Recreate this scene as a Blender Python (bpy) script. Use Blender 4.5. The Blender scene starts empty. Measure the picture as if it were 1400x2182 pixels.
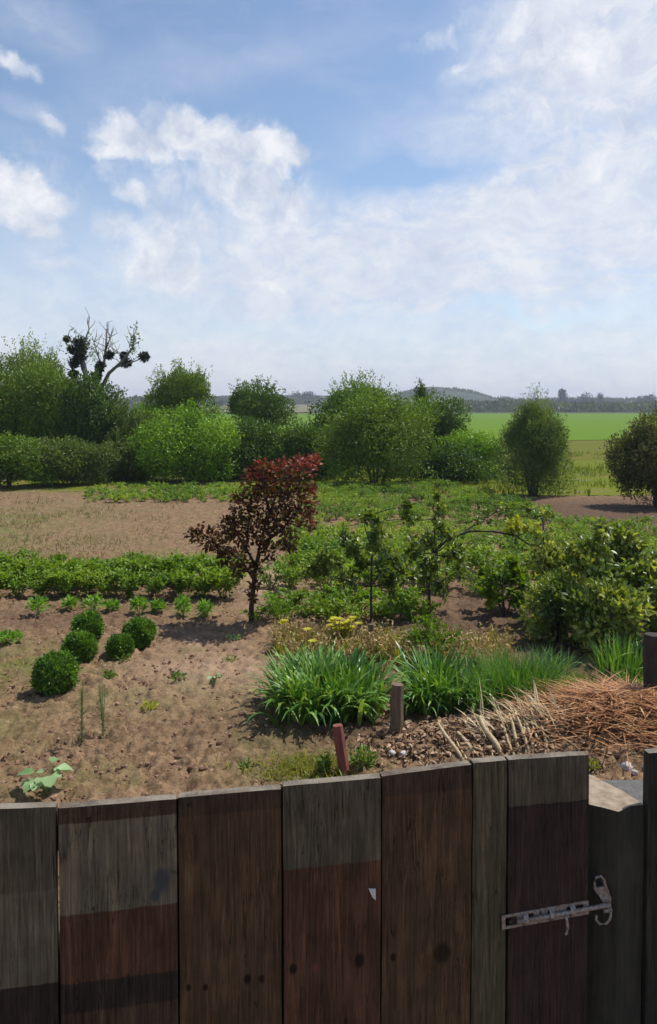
import bpy, math, random
import numpy as np
from mathutils import Vector, Matrix
random.seed(7)
rng = np.random.default_rng(11)
R = math.radians

# ------------------------------------------------------------------ camera, sky, sun
sc = bpy.context.scene
COL = sc.collection
F, CX, CY, HORIZON = 1650.0, 700.0, 926.0, 868.0
EYE = 2.6
PITCH = math.atan((CY - HORIZON) / F)
cam_data = bpy.data.cameras.new('camera')
cam = bpy.data.objects.new('camera', cam_data)
COL.objects.link(cam)
cam.location = (0, 0, EYE)
cam.rotation_euler = (math.pi / 2 - PITCH, 0, 0)
cam_data.sensor_fit = 'VERTICAL'
cam_data.sensor_height = 24
cam_data.sensor_width = 24
cam_data.lens = 24 * F / 2182
cam_data.shift_y = -(1091 - CY) / 2182
cam_data.clip_start = 0.05
cam_data.clip_end = 6000
sc.camera = cam
sc.view_settings.view_transform = 'Standard'
sc.view_settings.look = 'None'
sc.view_settings.gamma = 1
sc.view_settings.exposure = 0.12
sc.cycles.max_bounces = 5
sc.cycles.diffuse_bounces = 4
SUN_EL, SUN_AZ = R(60), R(62)      # azimuth from +Y towards +X
sun_data = bpy.data.lights.new('sun', 'SUN')
sun_data.energy = 4.3
sun_data.angle = R(0.55)
sun_data.color = (1.0, 0.95, 0.87)
sun = bpy.data.objects.new('sun', sun_data)
COL.objects.link(sun)
sd = Vector((math.cos(SUN_EL) * math.sin(SUN_AZ), math.cos(SUN_EL) * math.cos(SUN_AZ), math.sin(SUN_EL)))
sun.rotation_euler = sd.to_track_quat('Z', 'Y').to_euler()


def ray(px, py):
    c = Vector(((px - CX) / F, (CY - py) / F, -1))
    cp, sp = math.cos(PITCH), math.sin(PITCH)
    return Vector((c.x, cp * 1 + c.y * sp, -sp + c.y * cp))


def ground(px, py, z=0.0):
    d = ray(px, py)
    t = (z - EYE) / d.z
    return Vector((d.x * t, d.y * t, z))


def at(px, py, Y):
    d = ray(px, py)
    t = Y / d.y
    return Vector((d.x * t, Y, EYE + d.z * t))


class NT:
    def __init__(s, tree):
        s.t = tree
        tree.nodes.clear()

    def n(s, typ, props=None, **inp):
        nd = s.t.nodes.new(typ)
        for k, v in (props or {}).items():
            setattr(nd, k, v)
        for k, v in inp.items():
            key = int(k[1:]) if k[0] == 'i' and k[1:].isdigit() else k.replace('_', ' ')
            s.set(nd, key, v)
        return nd

    def set(s, nd, key, v):
        sock = nd.inputs[key]
        if hasattr(v, 'is_output') or isinstance(v, bpy.types.NodeSocket):
            s.t.links.new(v, sock)
        elif isinstance(v, bpy.types.Node):
            s.t.links.new(v.outputs[0], sock)
        else:
            if sock.type == 'RGBA' and len(v) == 3:
                v = (*v, 1)
            sock.default_value = v

    def math(s, op, a, b=None, c=None, clamp=False):
        nd = s.t.nodes.new('ShaderNodeMath')
        nd.operation = op
        nd.use_clamp = clamp
        for i, v in enumerate((a, b, c)):
            if v is not None:
                s.set(nd, i, v)
        return nd.outputs[0]

    def mix(s, f, a, b, blend='MIX'):
        nd = s.t.nodes.new('ShaderNodeMix')
        nd.data_type = 'RGBA'
        nd.blend_type = blend
        s.set(nd, 0, f)
        s.set(nd, 6, a)
        s.set(nd, 7, b)
        return nd.outputs[2]

    def noise(s, vec, scale, detail=4, rough=.55, dist=0, dims='3D'):
        nd = s.n('ShaderNodeTexNoise', dict(noise_dimensions=dims), Scale=scale, Detail=detail, Roughness=rough, Distortion=dist)
        if vec is not None:
            s.set(nd, 'Vector', vec)
        return nd.outputs['Fac']

    def mr(s, v, a, b, c=0., d=1., smooth=False):
        nd = s.t.nodes.new('ShaderNodeMapRange')
        nd.interpolation_type = 'SMOOTHSTEP' if smooth else 'LINEAR'
        nd.clamp = True
        for i, x in enumerate((v, a, b, c, d)):
            s.set(nd, i, x)
        return nd.outputs[0]

    def ramp(s, f, stops, interp='LINEAR'):
        nd = s.t.nodes.new('ShaderNodeValToRGB')
        cr = nd.color_ramp
        cr.interpolation = interp
        while len(cr.elements) < len(stops):
            cr.elements.new(1)
        for e, (p, c) in zip(cr.elements, stops):
            e.position = p
            e.color = (*c, 1)
        s.set(nd, 0, f)
        return nd.outputs[0]


# ---- world: Nishita sky with procedural clouds placed by azimuth and elevation
world = bpy.data.worlds.new('World')
sc.world = world
world.use_nodes = True
world.cycles.sampling_method = 'MANUAL'
world.cycles.sample_map_resolution = 256
w = NT(world.node_tree)
SKY = 0.115
sky = w.n('ShaderNodeTexSky', dict(sky_type='NISHITA', sun_disc=False, sun_elevation=SUN_EL, sun_rotation=SUN_AZ,
                                   altitude=150, air_density=1.0, dust_density=0.6, ozone_density=2.0))
tc = w.n('ShaderNodeTexCoord')
sep = w.n('ShaderNodeSeparateXYZ', Vector=tc.outputs['Generated'])
dx, dy, dz = sep.outputs
az = w.math('ARCTAN2', dx, dy)
el = w.math('ARCSINE', dz)
AE = w.n('ShaderNodeCombineXYZ', X=az, Y=el).outputs[0]


def ae(px, py):
    d = ray(px, py).normalized()
    return math.atan2(d.x, d.y), math.asin(d.z)


# wobble the coordinates so that edges are ragged
def warp(scale, amount, detail, seed):
    nz = w.n('ShaderNodeTexNoise', dict(noise_dimensions='4D'), Vector=AE, W=seed, Scale=scale, Detail=detail, Roughness=.6)
    v = w.n('ShaderNodeVectorMath', dict(operation='SUBTRACT'), i0=nz.outputs['Color'], i1=(.5, .5, .5))
    v = w.n('ShaderNodeVectorMath', dict(operation='SCALE'), i0=v.outputs[0])
    v.inputs['Scale'].default_value = amount
    return w.n('ShaderNodeVectorMath', dict(operation='ADD'), i0=AE, i1=v.outputs[0]).outputs[0]


W1 = warp(11, .085, 7, 1.3)
W2 = warp(5, .16, 3, 4.1)


def ellipse(vec, px, py, rx, ry, rot=0, inner=0.0, amp=1.0):
    if vec is W1: rx, ry = rx * 1.22, ry * 1.22
    a, e = ae(px, py)
    m = w.n('ShaderNodeMapping', dict(vector_type='TEXTURE'), Vector=vec)
    m.inputs['Location'].default_value = (a, e, 0)
    m.inputs['Rotation'].default_value = (0, 0, R(rot))
    m.inputs['Scale'].default_value = (rx / F, ry / F, 1)
    ax = w.n('ShaderNodeVectorMath', dict(operation='MULTIPLY'), i0=m.outputs[0], i1=(1, 1, 0))
    ln = w.n('ShaderNodeVectorMath', dict(operation='LENGTH'), i0=ax.outputs[0]).outputs['Value']
    return w.mr(ln, inner, 1.0, amp, 0., True)


def total(parts, op='MAXIMUM'):
    r = parts[0]
    for p in parts[1:]:
        r = w.math(op, r, p)
    return r


# broad thin veil
veil = total([ellipse(W2, *p) for p in [
    (1300, 60, 440, 350, 20, .2, 1.3), (1000, 240, 420, 110, 14, .0, .50), (1200, 500, 760, 230, 12, .3, 1.4),
    (720, 570, 520, 190, 8, .3, 1.25), (430, 590, 260, 130, -8, .1, .72), (1100, 130, 330, 50, 20, 0, .50),
    (500, 110, 500, 90, 8, 0, .26), (60, 30, 260, 70, -10, 0, .35), (40, 215, 120, 40, -8, 0, .4), (160, 600, 200, 60, -5, 0, .55)]])
mp = w.n('ShaderNodeMapping', Vector=AE)
mp.inputs['Rotation'].default_value = (0, 0, R(-14))
mp.inputs['Scale'].default_value = (1.0, 3.6, 1)
streak = w.noise(mp.outputs[0], 6, 6, .58, .4)
soft = w.noise(W2, 9, 5, .6)
mp3 = w.n('ShaderNodeMapping', Vector=W1)
mp3.inputs['Rotation'].default_value = (0, 0, R(-20))
mp3.inputs['Scale'].default_value = (1.0, 2.2, 1)
ripple = w.noise(mp3.outputs[0], 26, 8, .68, .2)
vs = w.math('MULTIPLY', veil, w.math('ADD', w.math('ADD', w.math('MULTIPLY', w.mr(streak, .3, .7), .42), w.math('MULTIPLY', w.mr(ripple, .3, .7), .42)), .42))
# same thin veil all over the rest of the sky, thicker and paler near the horizon
hz = w.mr(el, 0.0, 0.34, .95, 0., True)
vs = w.math('MAXIMUM', vs, w.math('MULTIPLY', hz, w.math('ADD', w.math('MULTIPLY', streak, .55), .70)))
vs = w.math('MAXIMUM', vs, w.math('MULTIPLY', w.mr(streak, .45, .75), .22))
vs = w.math('MINIMUM', vs, 1.0)
holes = total([ellipse(W2, *p) for p in [(1140, 675, 260, 24, 4, 0, .42), (500, 690, 170, 16, 3, 0, .2), (850, 385, 200, 44, 14, 0, .35),
                                         (1300, 580, 190, 14, 8, 0, .25), (1010, 160, 90, 22, 10, 0, .3), (1290, 215, 40, 45, 30, 0, .22)]])
vs = w.math('SUBTRACT', vs, holes, clamp=True)

# cumulus
cum = total([ellipse(W1, *p) for p in [
    (460, 450, 330, 230, -20, .2, .50), (50, 440, 170, 150, 0, .2, .40), (1230, 130, 330, 260, 20, .1, .50), (800, 560, 400, 110, 0, .1, .36), (330, 420, 170, 130, 0, .1, .42),
    (520, 390, 150, 120, -30, .3, .80), (450, 300, 240, 70, -6, .4, .72), (340, 530, 130, 120, -30, .2, .72),
    (262, 288, 74, 62, 0, .3, 1), (232, 318, 60, 36, 0, .2, .85), (330, 310, 60, 44, 0, .3, .95), (405, 288, 92, 58, -12, .35, 1.0), (480, 300, 66, 56, 0, .3, 1.0),
    (560, 315, 75, 52, -15, .3, 1.0), (625, 312, 52, 42, -20, .3, 1), (600, 350, 50, 38, 0, .2, .9), (400, 338, 44, 26, 0, .2, .8), (520, 385, 80, 80, 0, .1, .85),
    (620, 430, 120, 62, -20, .1, .80), (270, 412, 58, 34, 0, .2, .75), (300, 350, 60, 26, 10, 0, .5), (250, 485, 90, 44, -10, .1, .80), (420, 480, 66, 64, 70, .1, .78), (560, 470, 120, 80, 0, .1, .75),
    (330, 560, 78, 74, -20, .2, .95), (390, 600, 90, 50, -15, .1, .75), (550, 610, 66, 26, 0, .1, .8), (720, 560, 60, 34, 20, 0, .6),
    (20, 385, 95, 60, -20, .3, 1), (90, 425, 70, 36, -10, .2, .85), (30, 450, 82, 44, -10, .3, .95), (85, 490, 56, 44, 0, .1, .8),
    (38, 142, 62, 28, -20, .1, .85), (108, 266, 44, 28, -30, .1, .75), (1090, 378, 60, 24, 20, .1, .62), (1290, 345, 130, 30, 6, .1, .55), (1190, 290, 90, 24, 30, 0, .5),
    (1150, 40, 130, 66, 20, .1, .75), (1250, 120, 200, 120, 0, .1, .75), (1340, 250, 120, 90, 0, .1, .6), (930, 90, 70, 22, 8, 0, .55), (985, 140, 80, 24, 20, 0, .60), (140, 580, 100, 34, 0, 0, .6)]])
# a few more heaps elsewhere round the sky (behind the viewer and to the sides)
far_heaps = w.mr(w.noise(w.n('ShaderNodeVectorMath', dict(operation='MULTIPLY'), i0=tc.outputs['Generated'], i1=(1, 1, 2.2)).outputs[0], 3.1, 3, .5), .56, .72, 0, .8)
away = w.mr(w.math('ABSOLUTE', az), .55, .85)
cum = w.math('MAXIMUM', cum, w.math('MULTIPLY', far_heaps, away))
det = w.noise(W1, 24, 8, .62)
det2 = w.noise(W1, 60, 5, .6)
cd = w.math('ADD', cum, w.math('MULTIPLY', w.math('SUBTRACT', det, .5), 1.25))
cd = w.math('ADD', cd, w.math('MULTIPLY', w.math('SUBTRACT', det2, .5), .25))
cmask = w.mr(cd, .12, 1.0, 0, 1, True)
billow = w.noise(W1, 17, 7, .6)
shade = w.mr(billow, .36, .62)
cumcol = w.mix(shade, (.52, .58, .71), (.88, .885, .91))
veilcol = w.mix(w.mr(w.math('ADD', w.math('MULTIPLY', soft, .5), w.math('MULTIPLY', ripple, .5)), .38, .62), (.58, .645, .785), (.80, .815, .86))
skyc = w.mix(1.0, sky.outputs[0], (SKY * 1.3, SKY * 1.18, SKY * 1.10), 'MULTIPLY')
skyc = w.mix(1.0, skyc, (0.92, 1.0, 1.06), 'MULTIPLY')
c1 = w.mix(w.math('MULTIPLY', vs, .92), skyc, veilcol)
c2 = w.mix(w.math('MULTIPLY', cmask, .93), c1, cumcol)
under = w.mr(el, -0.03, -0.005, 0, 1)
c3 = w.mix(under, (.12, .13, .10), c2)
bg = w.n('ShaderNodeBackground', Color=c3, Strength=1.0)
w.n('ShaderNodeOutputWorld', Surface=bg)


# ------------------------------------------------------------------ object helpers
def link(o, parent=None):
    COL.objects.link(o)
    if parent is not None:
        o.parent = parent
    return o


def tag(o, label=None, cat=None, group=None, kind=None):
    if label: o['label'] = label
    if cat: o['category'] = cat
    if group: o['group'] = group
    if kind: o['kind'] = kind
    return o


def empty(name, loc=(0, 0, 0), rz=0.0, **k):
    o = bpy.data.objects.new(name, None)
    o.location = loc
    o.rotation_euler = (0, 0, rz)
    o.empty_display_size = .1
    link(o)
    return tag(o, **k)


def copy_thing(root, loc, rz=0, scale=1.0, label=None, group=None):
    r = root.copy()
    link(r)
    r.location = loc
    r.rotation_euler = (0, 0, rz)
    r.scale = (scale,) * 3
    if label: r['label'] = label
    if group: r['group'] = group
    for ch in root.children:
        c = ch.copy()
        link(c, r)
        for g in ch.children:
            link(g.copy(), c)
    return r


def nrm(v):
    return v / np.maximum(np.linalg.norm(v, axis=-1, keepdims=True), 1e-9)


class MB:
    """collects triangles; build() links them as one mesh object"""
    def __init__(s):
        s.V, s.T, s.R, s.M, s.n, s.S = [], [], [], [], 0, []

    def add(s, V, T, rnd=0.5, mat=0, smooth=True):
        V = np.asarray(V, float).reshape(-1, 3)
        T = np.asarray(T, int).reshape(-1, 3)
        s.V.append(V)
        s.T.append(T + s.n)
        s.R.append(np.broadcast_to(np.asarray(rnd, float), (len(V),)).copy())
        s.M.append(np.full(len(T), mat))
        s.S.append(np.full(len(T), smooth))
        s.n += len(V)

    def leaves(s, P, D, N, L, Wd, rnd, mat=0, fold=.18):
        P = np.asarray(P, float)
        n = len(P)
        if n == 0: return
        L = np.broadcast_to(L, (n,))[:, None]
        Wd = np.broadcast_to(Wd, (n,))[:, None]
        D = nrm(D)
        S = nrm(np.cross(D, N))
        U = np.cross(S, D)
        a = P
        tip = P + D * L - U * L * .12
        mid = P + D * L * .48
        b = mid + S * Wd * .5 + U * Wd * fold
        c = mid - S * Wd * .5 + U * Wd * fold
        V = np.stack([a, b, tip, c], 1).reshape(-1, 3)
        i = np.arange(n)[:, None] * 4
        T = np.concatenate([i + [0, 1, 2], i + [0, 2, 3]], 1).reshape(-1, 3)
        s.add(V, T, np.repeat(np.broadcast_to(rnd, (n,)), 4), mat)

    def blades(s, P, azm, L, Wd, lean, bend, rnd, k=4, mat=0):
        """strap leaves growing up from P, leaning out in direction azm and arching over"""
        P = np.asarray(P, float)
        n = len(P)
        L, Wd, lean, bend, rnd = [np.broadcast_to(x, (n,)).astype(float) for x in (L, Wd, lean, bend, rnd)]
        out = np.stack([np.sin(azm), np.cos(azm), np.zeros(n)], 1)
        side = np.stack([np.cos(azm), -np.sin(azm), np.zeros(n)], 1)
        tw = rng.uniform(-.9, .9, n)[:, None]
        side = nrm(side + out * tw)
        rows = []
        pos = P.copy()
        for j in range(k + 1):
            t = j / k
            ang = lean + bend * t * t
            if j:
                pos = pos + (np.array([0, 0, 1.]) * np.cos(ang)[:, None] + out * np.sin(ang)[:, None]) * (L / k)[:, None]
            wj = Wd * (1 - t) ** .55 * (.75 + .5 * min(t * 3, 1)) if j < k else Wd * 0.06
            rows.append(pos - side * wj[:, None] / 2)
            rows.append(pos + side * wj[:, None] / 2)
        V = np.stack(rows, 1).reshape(-1, 3)
        m = 2 * (k + 1)
        T = []
        for j in range(k):
            T += [[2 * j, 2 * j + 1, 2 * j + 3], [2 * j, 2 * j + 3, 2 * j + 2]]
        T = (np.arange(n)[:, None, None] * m + np.array(T)[None]).reshape(-1, 3)
        s.add(V, T, np.repeat(rnd, m), mat)

    def tube(s, pts, radii, seg=6, rnd=.5, mat=0, cap=True):
        pts = np.asarray([tuple(p) for p in pts], float)
        k = len(pts)
        radii = np.broadcast_to(radii, (k,))
        tan = nrm(np.gradient(pts, axis=0))
        ref = np.array([.31, .17, .93]) if abs(tan[0][2]) < .9 else np.array([1., .1, 0])
        V = []
        for i in range(k):
            a = nrm(np.cross(tan[i], ref))
            b = np.cross(tan[i], a)
            for j in range(seg):
                th = 2 * math.pi * j / seg
                V.append(pts[i] + radii[i] * (a * math.cos(th) + b * math.sin(th)))
        T = []
        for i in range(k - 1):
            for j in range(seg):
                p, q = i * seg + j, i * seg + (j + 1) % seg
                T += [[p, q, q + seg], [p, q + seg, p + seg]]
        if cap:
            V.append(pts[0]); V.append(pts[-1])
            for j in range(seg):
                T.append([k * seg, (j + 1) % seg, j])
                T.append([k * seg + 1, (k - 1) * seg + j, (k - 1) * seg + (j + 1) % seg])
        s.add(V, T, rnd, mat)

    def lump(s, c, r, rough=.25, seg=6, rings=4, rnd=.5, mat=0, flat=1.0):
        """small irregular stone / clod"""
        V = [(0, 0, 1)]
        for i in range(1, rings):
            ph = math.pi * i / rings
            for j in range(seg):
                th = 2 * math.pi * (j + .5 * (i % 2)) / seg
                q = 1 + rng.uniform(-rough, rough)
                V.append((math.sin(ph) * math.cos(th) * q, math.sin(ph) * math.sin(th) * q, math.cos(ph) * q))
        V.append((0, 0, -1))
        V = np.array(V) * np.array([r, r * rng.uniform(.7, 1.1), r * flat]) 
        a = rng.uniform(0, 6.28)
        V = V @ np.array([[math.cos(a), math.sin(a), 0], [-math.sin(a), math.cos(a), 0], [0, 0, 1]])
        T = []
        for j in range(seg):
            T.append([0, 1 + j, 1 + (j + 1) % seg])
            b = 1 + (rings - 2) * seg
            T.append([len(V) - 1, b + (j + 1) % seg, b + j])
        for i in range(rings - 2):
            for j in range(seg):
                p, q = 1 + i * seg + j, 1 + i * seg + (j + 1) % seg
                T += [[p, p + seg, q + seg], [p, q + seg, q]]
        s.add(V + np.array(tuple(c)), T, rnd, mat, smooth=False)

    def mesh(s, name, mats):
        V = np.concatenate(s.V)
        T = np.concatenate(s.T).astype(np.int32)
        me = bpy.data.meshes.new(name)
        me.vertices.add(len(V))
        me.vertices.foreach_set('co', V.astype(np.float32).ravel())
        me.loops.add(len(T) * 3)
        me.loops.foreach_set('vertex_index', T.ravel())
        me.polygons.add(len(T))
        me.polygons.foreach_set('loop_start', np.arange(0, len(T) * 3, 3, dtype=np.int32))
        me.polygons.foreach_set('loop_total', np.full(len(T), 3, dtype=np.int32))
        me.polygons.foreach_set('material_index', np.concatenate(s.M).astype(np.int32))
        me.polygons.foreach_set('use_smooth', np.concatenate(s.S))
        at_ = me.attributes.new('rnd', 'FLOAT', 'POINT')
        at_.data.foreach_set('value', np.concatenate(s.R).astype(np.float32))
        me.update(calc_edges=True)
        for m in (mats if isinstance(mats, (list, tuple)) else [mats]):
            me.materials.append(m)
        return me

    def build(s, name, mats, parent=None, **k):
        o = bpy.data.objects.new(name, s.mesh(name, mats))
        link(o, parent)
        return tag(o, **k)


# ---- numpy noise
def _h(ix, iy, seed):
    h = (ix * 374761393 + iy * 668265263 + seed * 1442695041) & 0xffffffff
    h = ((h ^ (h >> 13)) * 1274126177) & 0xffffffff
    return ((h ^ (h >> 16)) & 0xffff) / 65535.0


def vnoise(x, y, seed=0):
    x = np.asarray(x, float); y = np.asarray(y, float)
    ix = np.floor(x).astype(np.int64); iy = np.floor(y).astype(np.int64)
    fx = x - ix; fy = y - iy
    fx = fx * fx * (3 - 2 * fx); fy = fy * fy * (3 - 2 * fy)
    a = _h(ix, iy, seed); b = _h(ix + 1, iy, seed); c = _h(ix, iy + 1, seed); d = _h(ix + 1, iy + 1, seed)
    return (a * (1 - fx) + b * fx) * (1 - fy) + (c * (1 - fx) + d * fx) * fy


def fbm(x, y, o=4, seed=0):
    r = 0; a = .5
    for i in range(o):
        r = r + a * (vnoise(x * 2 ** i, y * 2 ** i, seed + i) - .5)
        a *= .5
    return r


def smooth(a, b, x):
    t = np.clip((np.asarray(x, float) - a) / (b - a), 0, 1)
    return t * t * (3 - 2 * t)


HEAP = ground(1330, 1590)
HEAP2 = ground(1080, 1605)


def gz(x, y):
    """large shape of the ground"""
    x = np.asarray(x, float); y = np.asarray(y, float)
    z = 0.03 * fbm(x * .5, y * .5, 3, 5) * 2
    z = z + 1.0 * smooth(3.3, 1.9, y)
    z = z + .26 * np.exp(-(((x - HEAP.x - .1) / .75) ** 2 + ((y - HEAP.y - .25) / .5) ** 2))
    z = z + .13 * np.exp(-(((x - HEAP2.x + .1) / .8) ** 2 + ((y - HEAP2.y - .1) / .35) ** 2))
    return z


def gp(px, py):
    z = 0.0
    for _ in range(12):
        p = ground(px, py, z)
        z = .5 * z + .5 * float(gz(p.x, p.y))
    return Vector((p.x, p.y, float(gz(p.x, p.y))))


# ------------------------------------------------------------------ materials
def new_mat(name):
    m = bpy.data.materials.new(name)
    m.use_nodes = True
    return m, NT(m.node_tree)


def finish(t, shader, disp=None):
    t.n('ShaderNodeOutputMaterial', Surface=shader)


def leaf_mat(name, dark, mid, light, trans=.35, rough=.5, nscale=3.0, spec=.3, tcol=None, gain=(2.05, 1.62, .95)):
    m, t = new_mat(name)
    if gain != 1: dark, mid, light = [tuple(v * k for v, k in zip(c, gain)) for c in (dark, mid, light)]
    a = t.n('ShaderNodeAttribute', dict(attribute_name='rnd')).outputs['Fac']
    geo = t.n('ShaderNodeNewGeometry')
    nz = t.noise(geo.outputs['Position'], nscale, 3)
    info = t.n('ShaderNodeObjectInfo')
    f = t.math('ADD', t.math('MULTIPLY', a, .75), t.math('MULTIPLY', t.math('SUBTRACT', nz, .5), 1.0))
    f = t.math('ADD', f, t.math('MULTIPLY', info.outputs['Random'], .2), clamp=True)
    col = t.ramp(f, [(0.05, dark), (.5, mid), (1, light)])
    p = t.n('ShaderNodeBsdfPrincipled', Base_Color=col, Roughness=rough)
    p.inputs['Specular IOR Level'].default_value = spec
    tr = t.n('ShaderNodeBsdfTranslucent', Color=t.mix(1.0, col, tcol or (1.5, 1.4, .40), 'MULTIPLY'))
    mx = t.n('ShaderNodeMixShader', i0=trans, i1=p, i2=tr)
    finish(t, mx)
    return m


def bark_mat(name, c1, c2, scale=30):
    m, t = new_mat(name)
    geo = t.n('ShaderNodeNewGeometry')
    mp = t.n('ShaderNodeMapping', Vector=geo.outputs['Position'])
    mp.inputs['Scale'].default_value = (1, 1, .25)
    nz = t.noise(mp.outputs[0], scale, 5, .65)
    col = t.mix(t.mr(nz, .3, .7), c1, c2)
    p = t.n('ShaderNodeBsdfPrincipled', Base_Color=col, Roughness=.9)
    b = t.n('ShaderNodeBump', Height=nz, Strength=.6, Distance=.01)
    t.set(p, 'Normal', b)
    finish(t, p)
    return m


M = {}
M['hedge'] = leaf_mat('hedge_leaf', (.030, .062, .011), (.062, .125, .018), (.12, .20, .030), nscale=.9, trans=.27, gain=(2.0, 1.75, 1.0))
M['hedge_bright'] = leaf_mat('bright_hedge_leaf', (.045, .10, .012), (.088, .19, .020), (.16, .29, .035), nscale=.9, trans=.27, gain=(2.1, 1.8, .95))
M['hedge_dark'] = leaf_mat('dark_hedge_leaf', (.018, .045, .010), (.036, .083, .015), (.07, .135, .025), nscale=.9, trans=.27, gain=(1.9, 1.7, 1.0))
M['hedge_olive'] = leaf_mat('olive_leaf', (.035, .055, .018), (.075, .11, .030), (.14, .18, .055), nscale=.9, gain=(1.3, 1.35, 1))
M['willow'] = leaf_mat('willow_leaf', (.040, .070, .030), (.085, .135, .052), (.16, .22, .095), nscale=1.2, gain=(1.7, 1.6, 1.15))
M['brownish'] = leaf_mat('brown_green_leaf', (.040, .050, .020), (.075, .095, .032), (.17, .13, .06), nscale=1.2, gain=(1.1, 1.15, 1))
M['far_leaf'] = leaf_mat('far_leaf', (.035, .055, .028), (.065, .095, .045), (.12, .16, .075), nscale=.06, gain=1)
M['far_dark'] = leaf_mat('far_dark_leaf', (.018, .026, .02), (.026, .038, .026), (.04, .055, .035), nscale=.06, trans=.1, gain=1)
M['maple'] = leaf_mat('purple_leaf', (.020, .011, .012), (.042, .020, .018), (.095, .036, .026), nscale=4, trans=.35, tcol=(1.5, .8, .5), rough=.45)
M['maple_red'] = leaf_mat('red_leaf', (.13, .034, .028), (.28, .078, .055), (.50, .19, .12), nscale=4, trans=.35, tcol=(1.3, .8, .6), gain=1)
M['maple_green'] = leaf_mat('bronze_leaf', (.04, .04, .014), (.08, .075, .02), (.13, .12, .035), nscale=4, trans=.3, tcol=(1.3, 1., .5))
M['potato'] = leaf_mat('potato_leaf', (.030, .085, .012), (.060, .150, .018), (.12, .23, .032), nscale=1.5, gain=(2.2, 1.6, .9))
M['potato_far'] = leaf_mat('potato_patch_leaf', (.030, .080, .014), (.080, .165, .024), (.19, .28, .05), nscale=.55, gain=(1.9, 1.6, 1.0))
M['box'] = leaf_mat('box_leaf', (.022, .070, .012), (.048, .135, .020), (.13, .26, .035), nscale=9, trans=.2, spec=.5)
M['apple'] = leaf_mat('apple_leaf', (.035, .070, .022), (.075, .145, .038), (.27, .37, .13), nscale=3, spec=.6, rough=.38)
M['currant'] = leaf_mat('currant_leaf', (.040, .085, .024), (.085, .155, .045), (.30, .40, .19), nscale=3, spec=.6, rough=.4)
M['iris'] = leaf_mat('iris_leaf', (.020, .080, .016), (.060, .165, .030), (.24, .38, .13), nscale=5, trans=.25, spec=.55, rough=.38, gain=(1.4, 1.3, .85))
M['daylily'] = leaf_mat('daylily_leaf', (.030, .11, .030), (.060, .17, .042), (.12, .25, .07), nscale=5, trans=.35, gain=(1.5, 1.25, .9))
M['lettuce'] = leaf_mat('lettuce_leaf', (.10, .24, .03), (.17, .34, .045), (.26, .44, .08), nscale=6, trans=.4, gain=1)
M['pale_leaf'] = leaf_mat('pale_leaf', (.16, .28, .10), (.28, .42, .19), (.42, .55, .32), nscale=14, trans=.3, gain=1)
M['weed'] = leaf_mat('weed_leaf', (.06, .13, .025), (.11, .20, .035), (.17, .27, .05), nscale=6, gain=1)
M['feather'] = leaf_mat('feathery_leaf', (.16, .21, .10), (.24, .29, .14), (.32, .36, .20), nscale=9, gain=1)
M['yellowgrass'] = leaf_mat('yellow_grass', (.13, .16, .02), (.24, .25, .035), (.36, .33, .06), nscale=9, gain=1)
M['drygrass'] = leaf_mat('dry_grass', (.16, .145, .05), (.26, .225, .085), (.38, .31, .14), nscale=3, tcol=(1, 1, .7), gain=1)
M['fieldgrass'] = leaf_mat('meadow_grass', (.085, .13, .015), (.15, .20, .022), (.24, .25, .045), nscale=.7, gain=1)
M['straw'] = leaf_mat('orange_straw', (.13, .055, .024), (.44, .195, .078), (.66, .42, .20), nscale=6, trans=.15, tcol=(1, .9, .7), gain=1)
M['palestraw'] = leaf_mat('pale_straw', (.30, .22, .11), (.46, .36, .20), (.62, .52, .33), nscale=6, trans=.15, tcol=(1, 1, .8), gain=1)
M['withered'] = leaf_mat('withered_leaf', (.36, .25, .11), (.55, .40, .19), (.72, .58, .32), nscale=6, trans=.3, tcol=(1, .9, .6), gain=1)
M['yellow'] = leaf_mat('yellow_petal', (.45, .42, .03), (.62, .58, .05), (.75, .70, .10), nscale=6, trans=.4, tcol=(1, 1, .5), gain=1)
M['yellow_leaf'] = leaf_mat('yellow_green_leaf', (.20, .25, .02), (.34, .38, .03), (.48, .50, .06), nscale=6, trans=.4, gain=1)
M['mistletoe'] = leaf_mat('mistletoe_leaf', (.012, .022, .008), (.02, .035, .012), (.035, .055, .02), nscale=6, trans=.1, gain=1)
M['bark'] = bark_mat('bark', (.045, .035, .026), (.13, .105, .08))
M['bark_pale'] = bark_mat('grey_bark', (.09, .085, .075), (.20, .19, .165))
M['bark_dark'] = bark_mat('dark_bark', (.018, .014, .012), (.06, .045, .038))
M['cane'] = bark_mat('cane', (.34, .25, .13), (.60, .48, .30))
M['stake'] = bark_mat('weathered_stake', (.085, .055, .032), (.20, .14, .085))
M['rust'] = bark_mat('red_brown_stake', (.13, .035, .028), (.26, .09, .065))
M['stone'] = bark_mat('pale_stone', (.34, .32, .30), (.62, .58, .55), 12)


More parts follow.
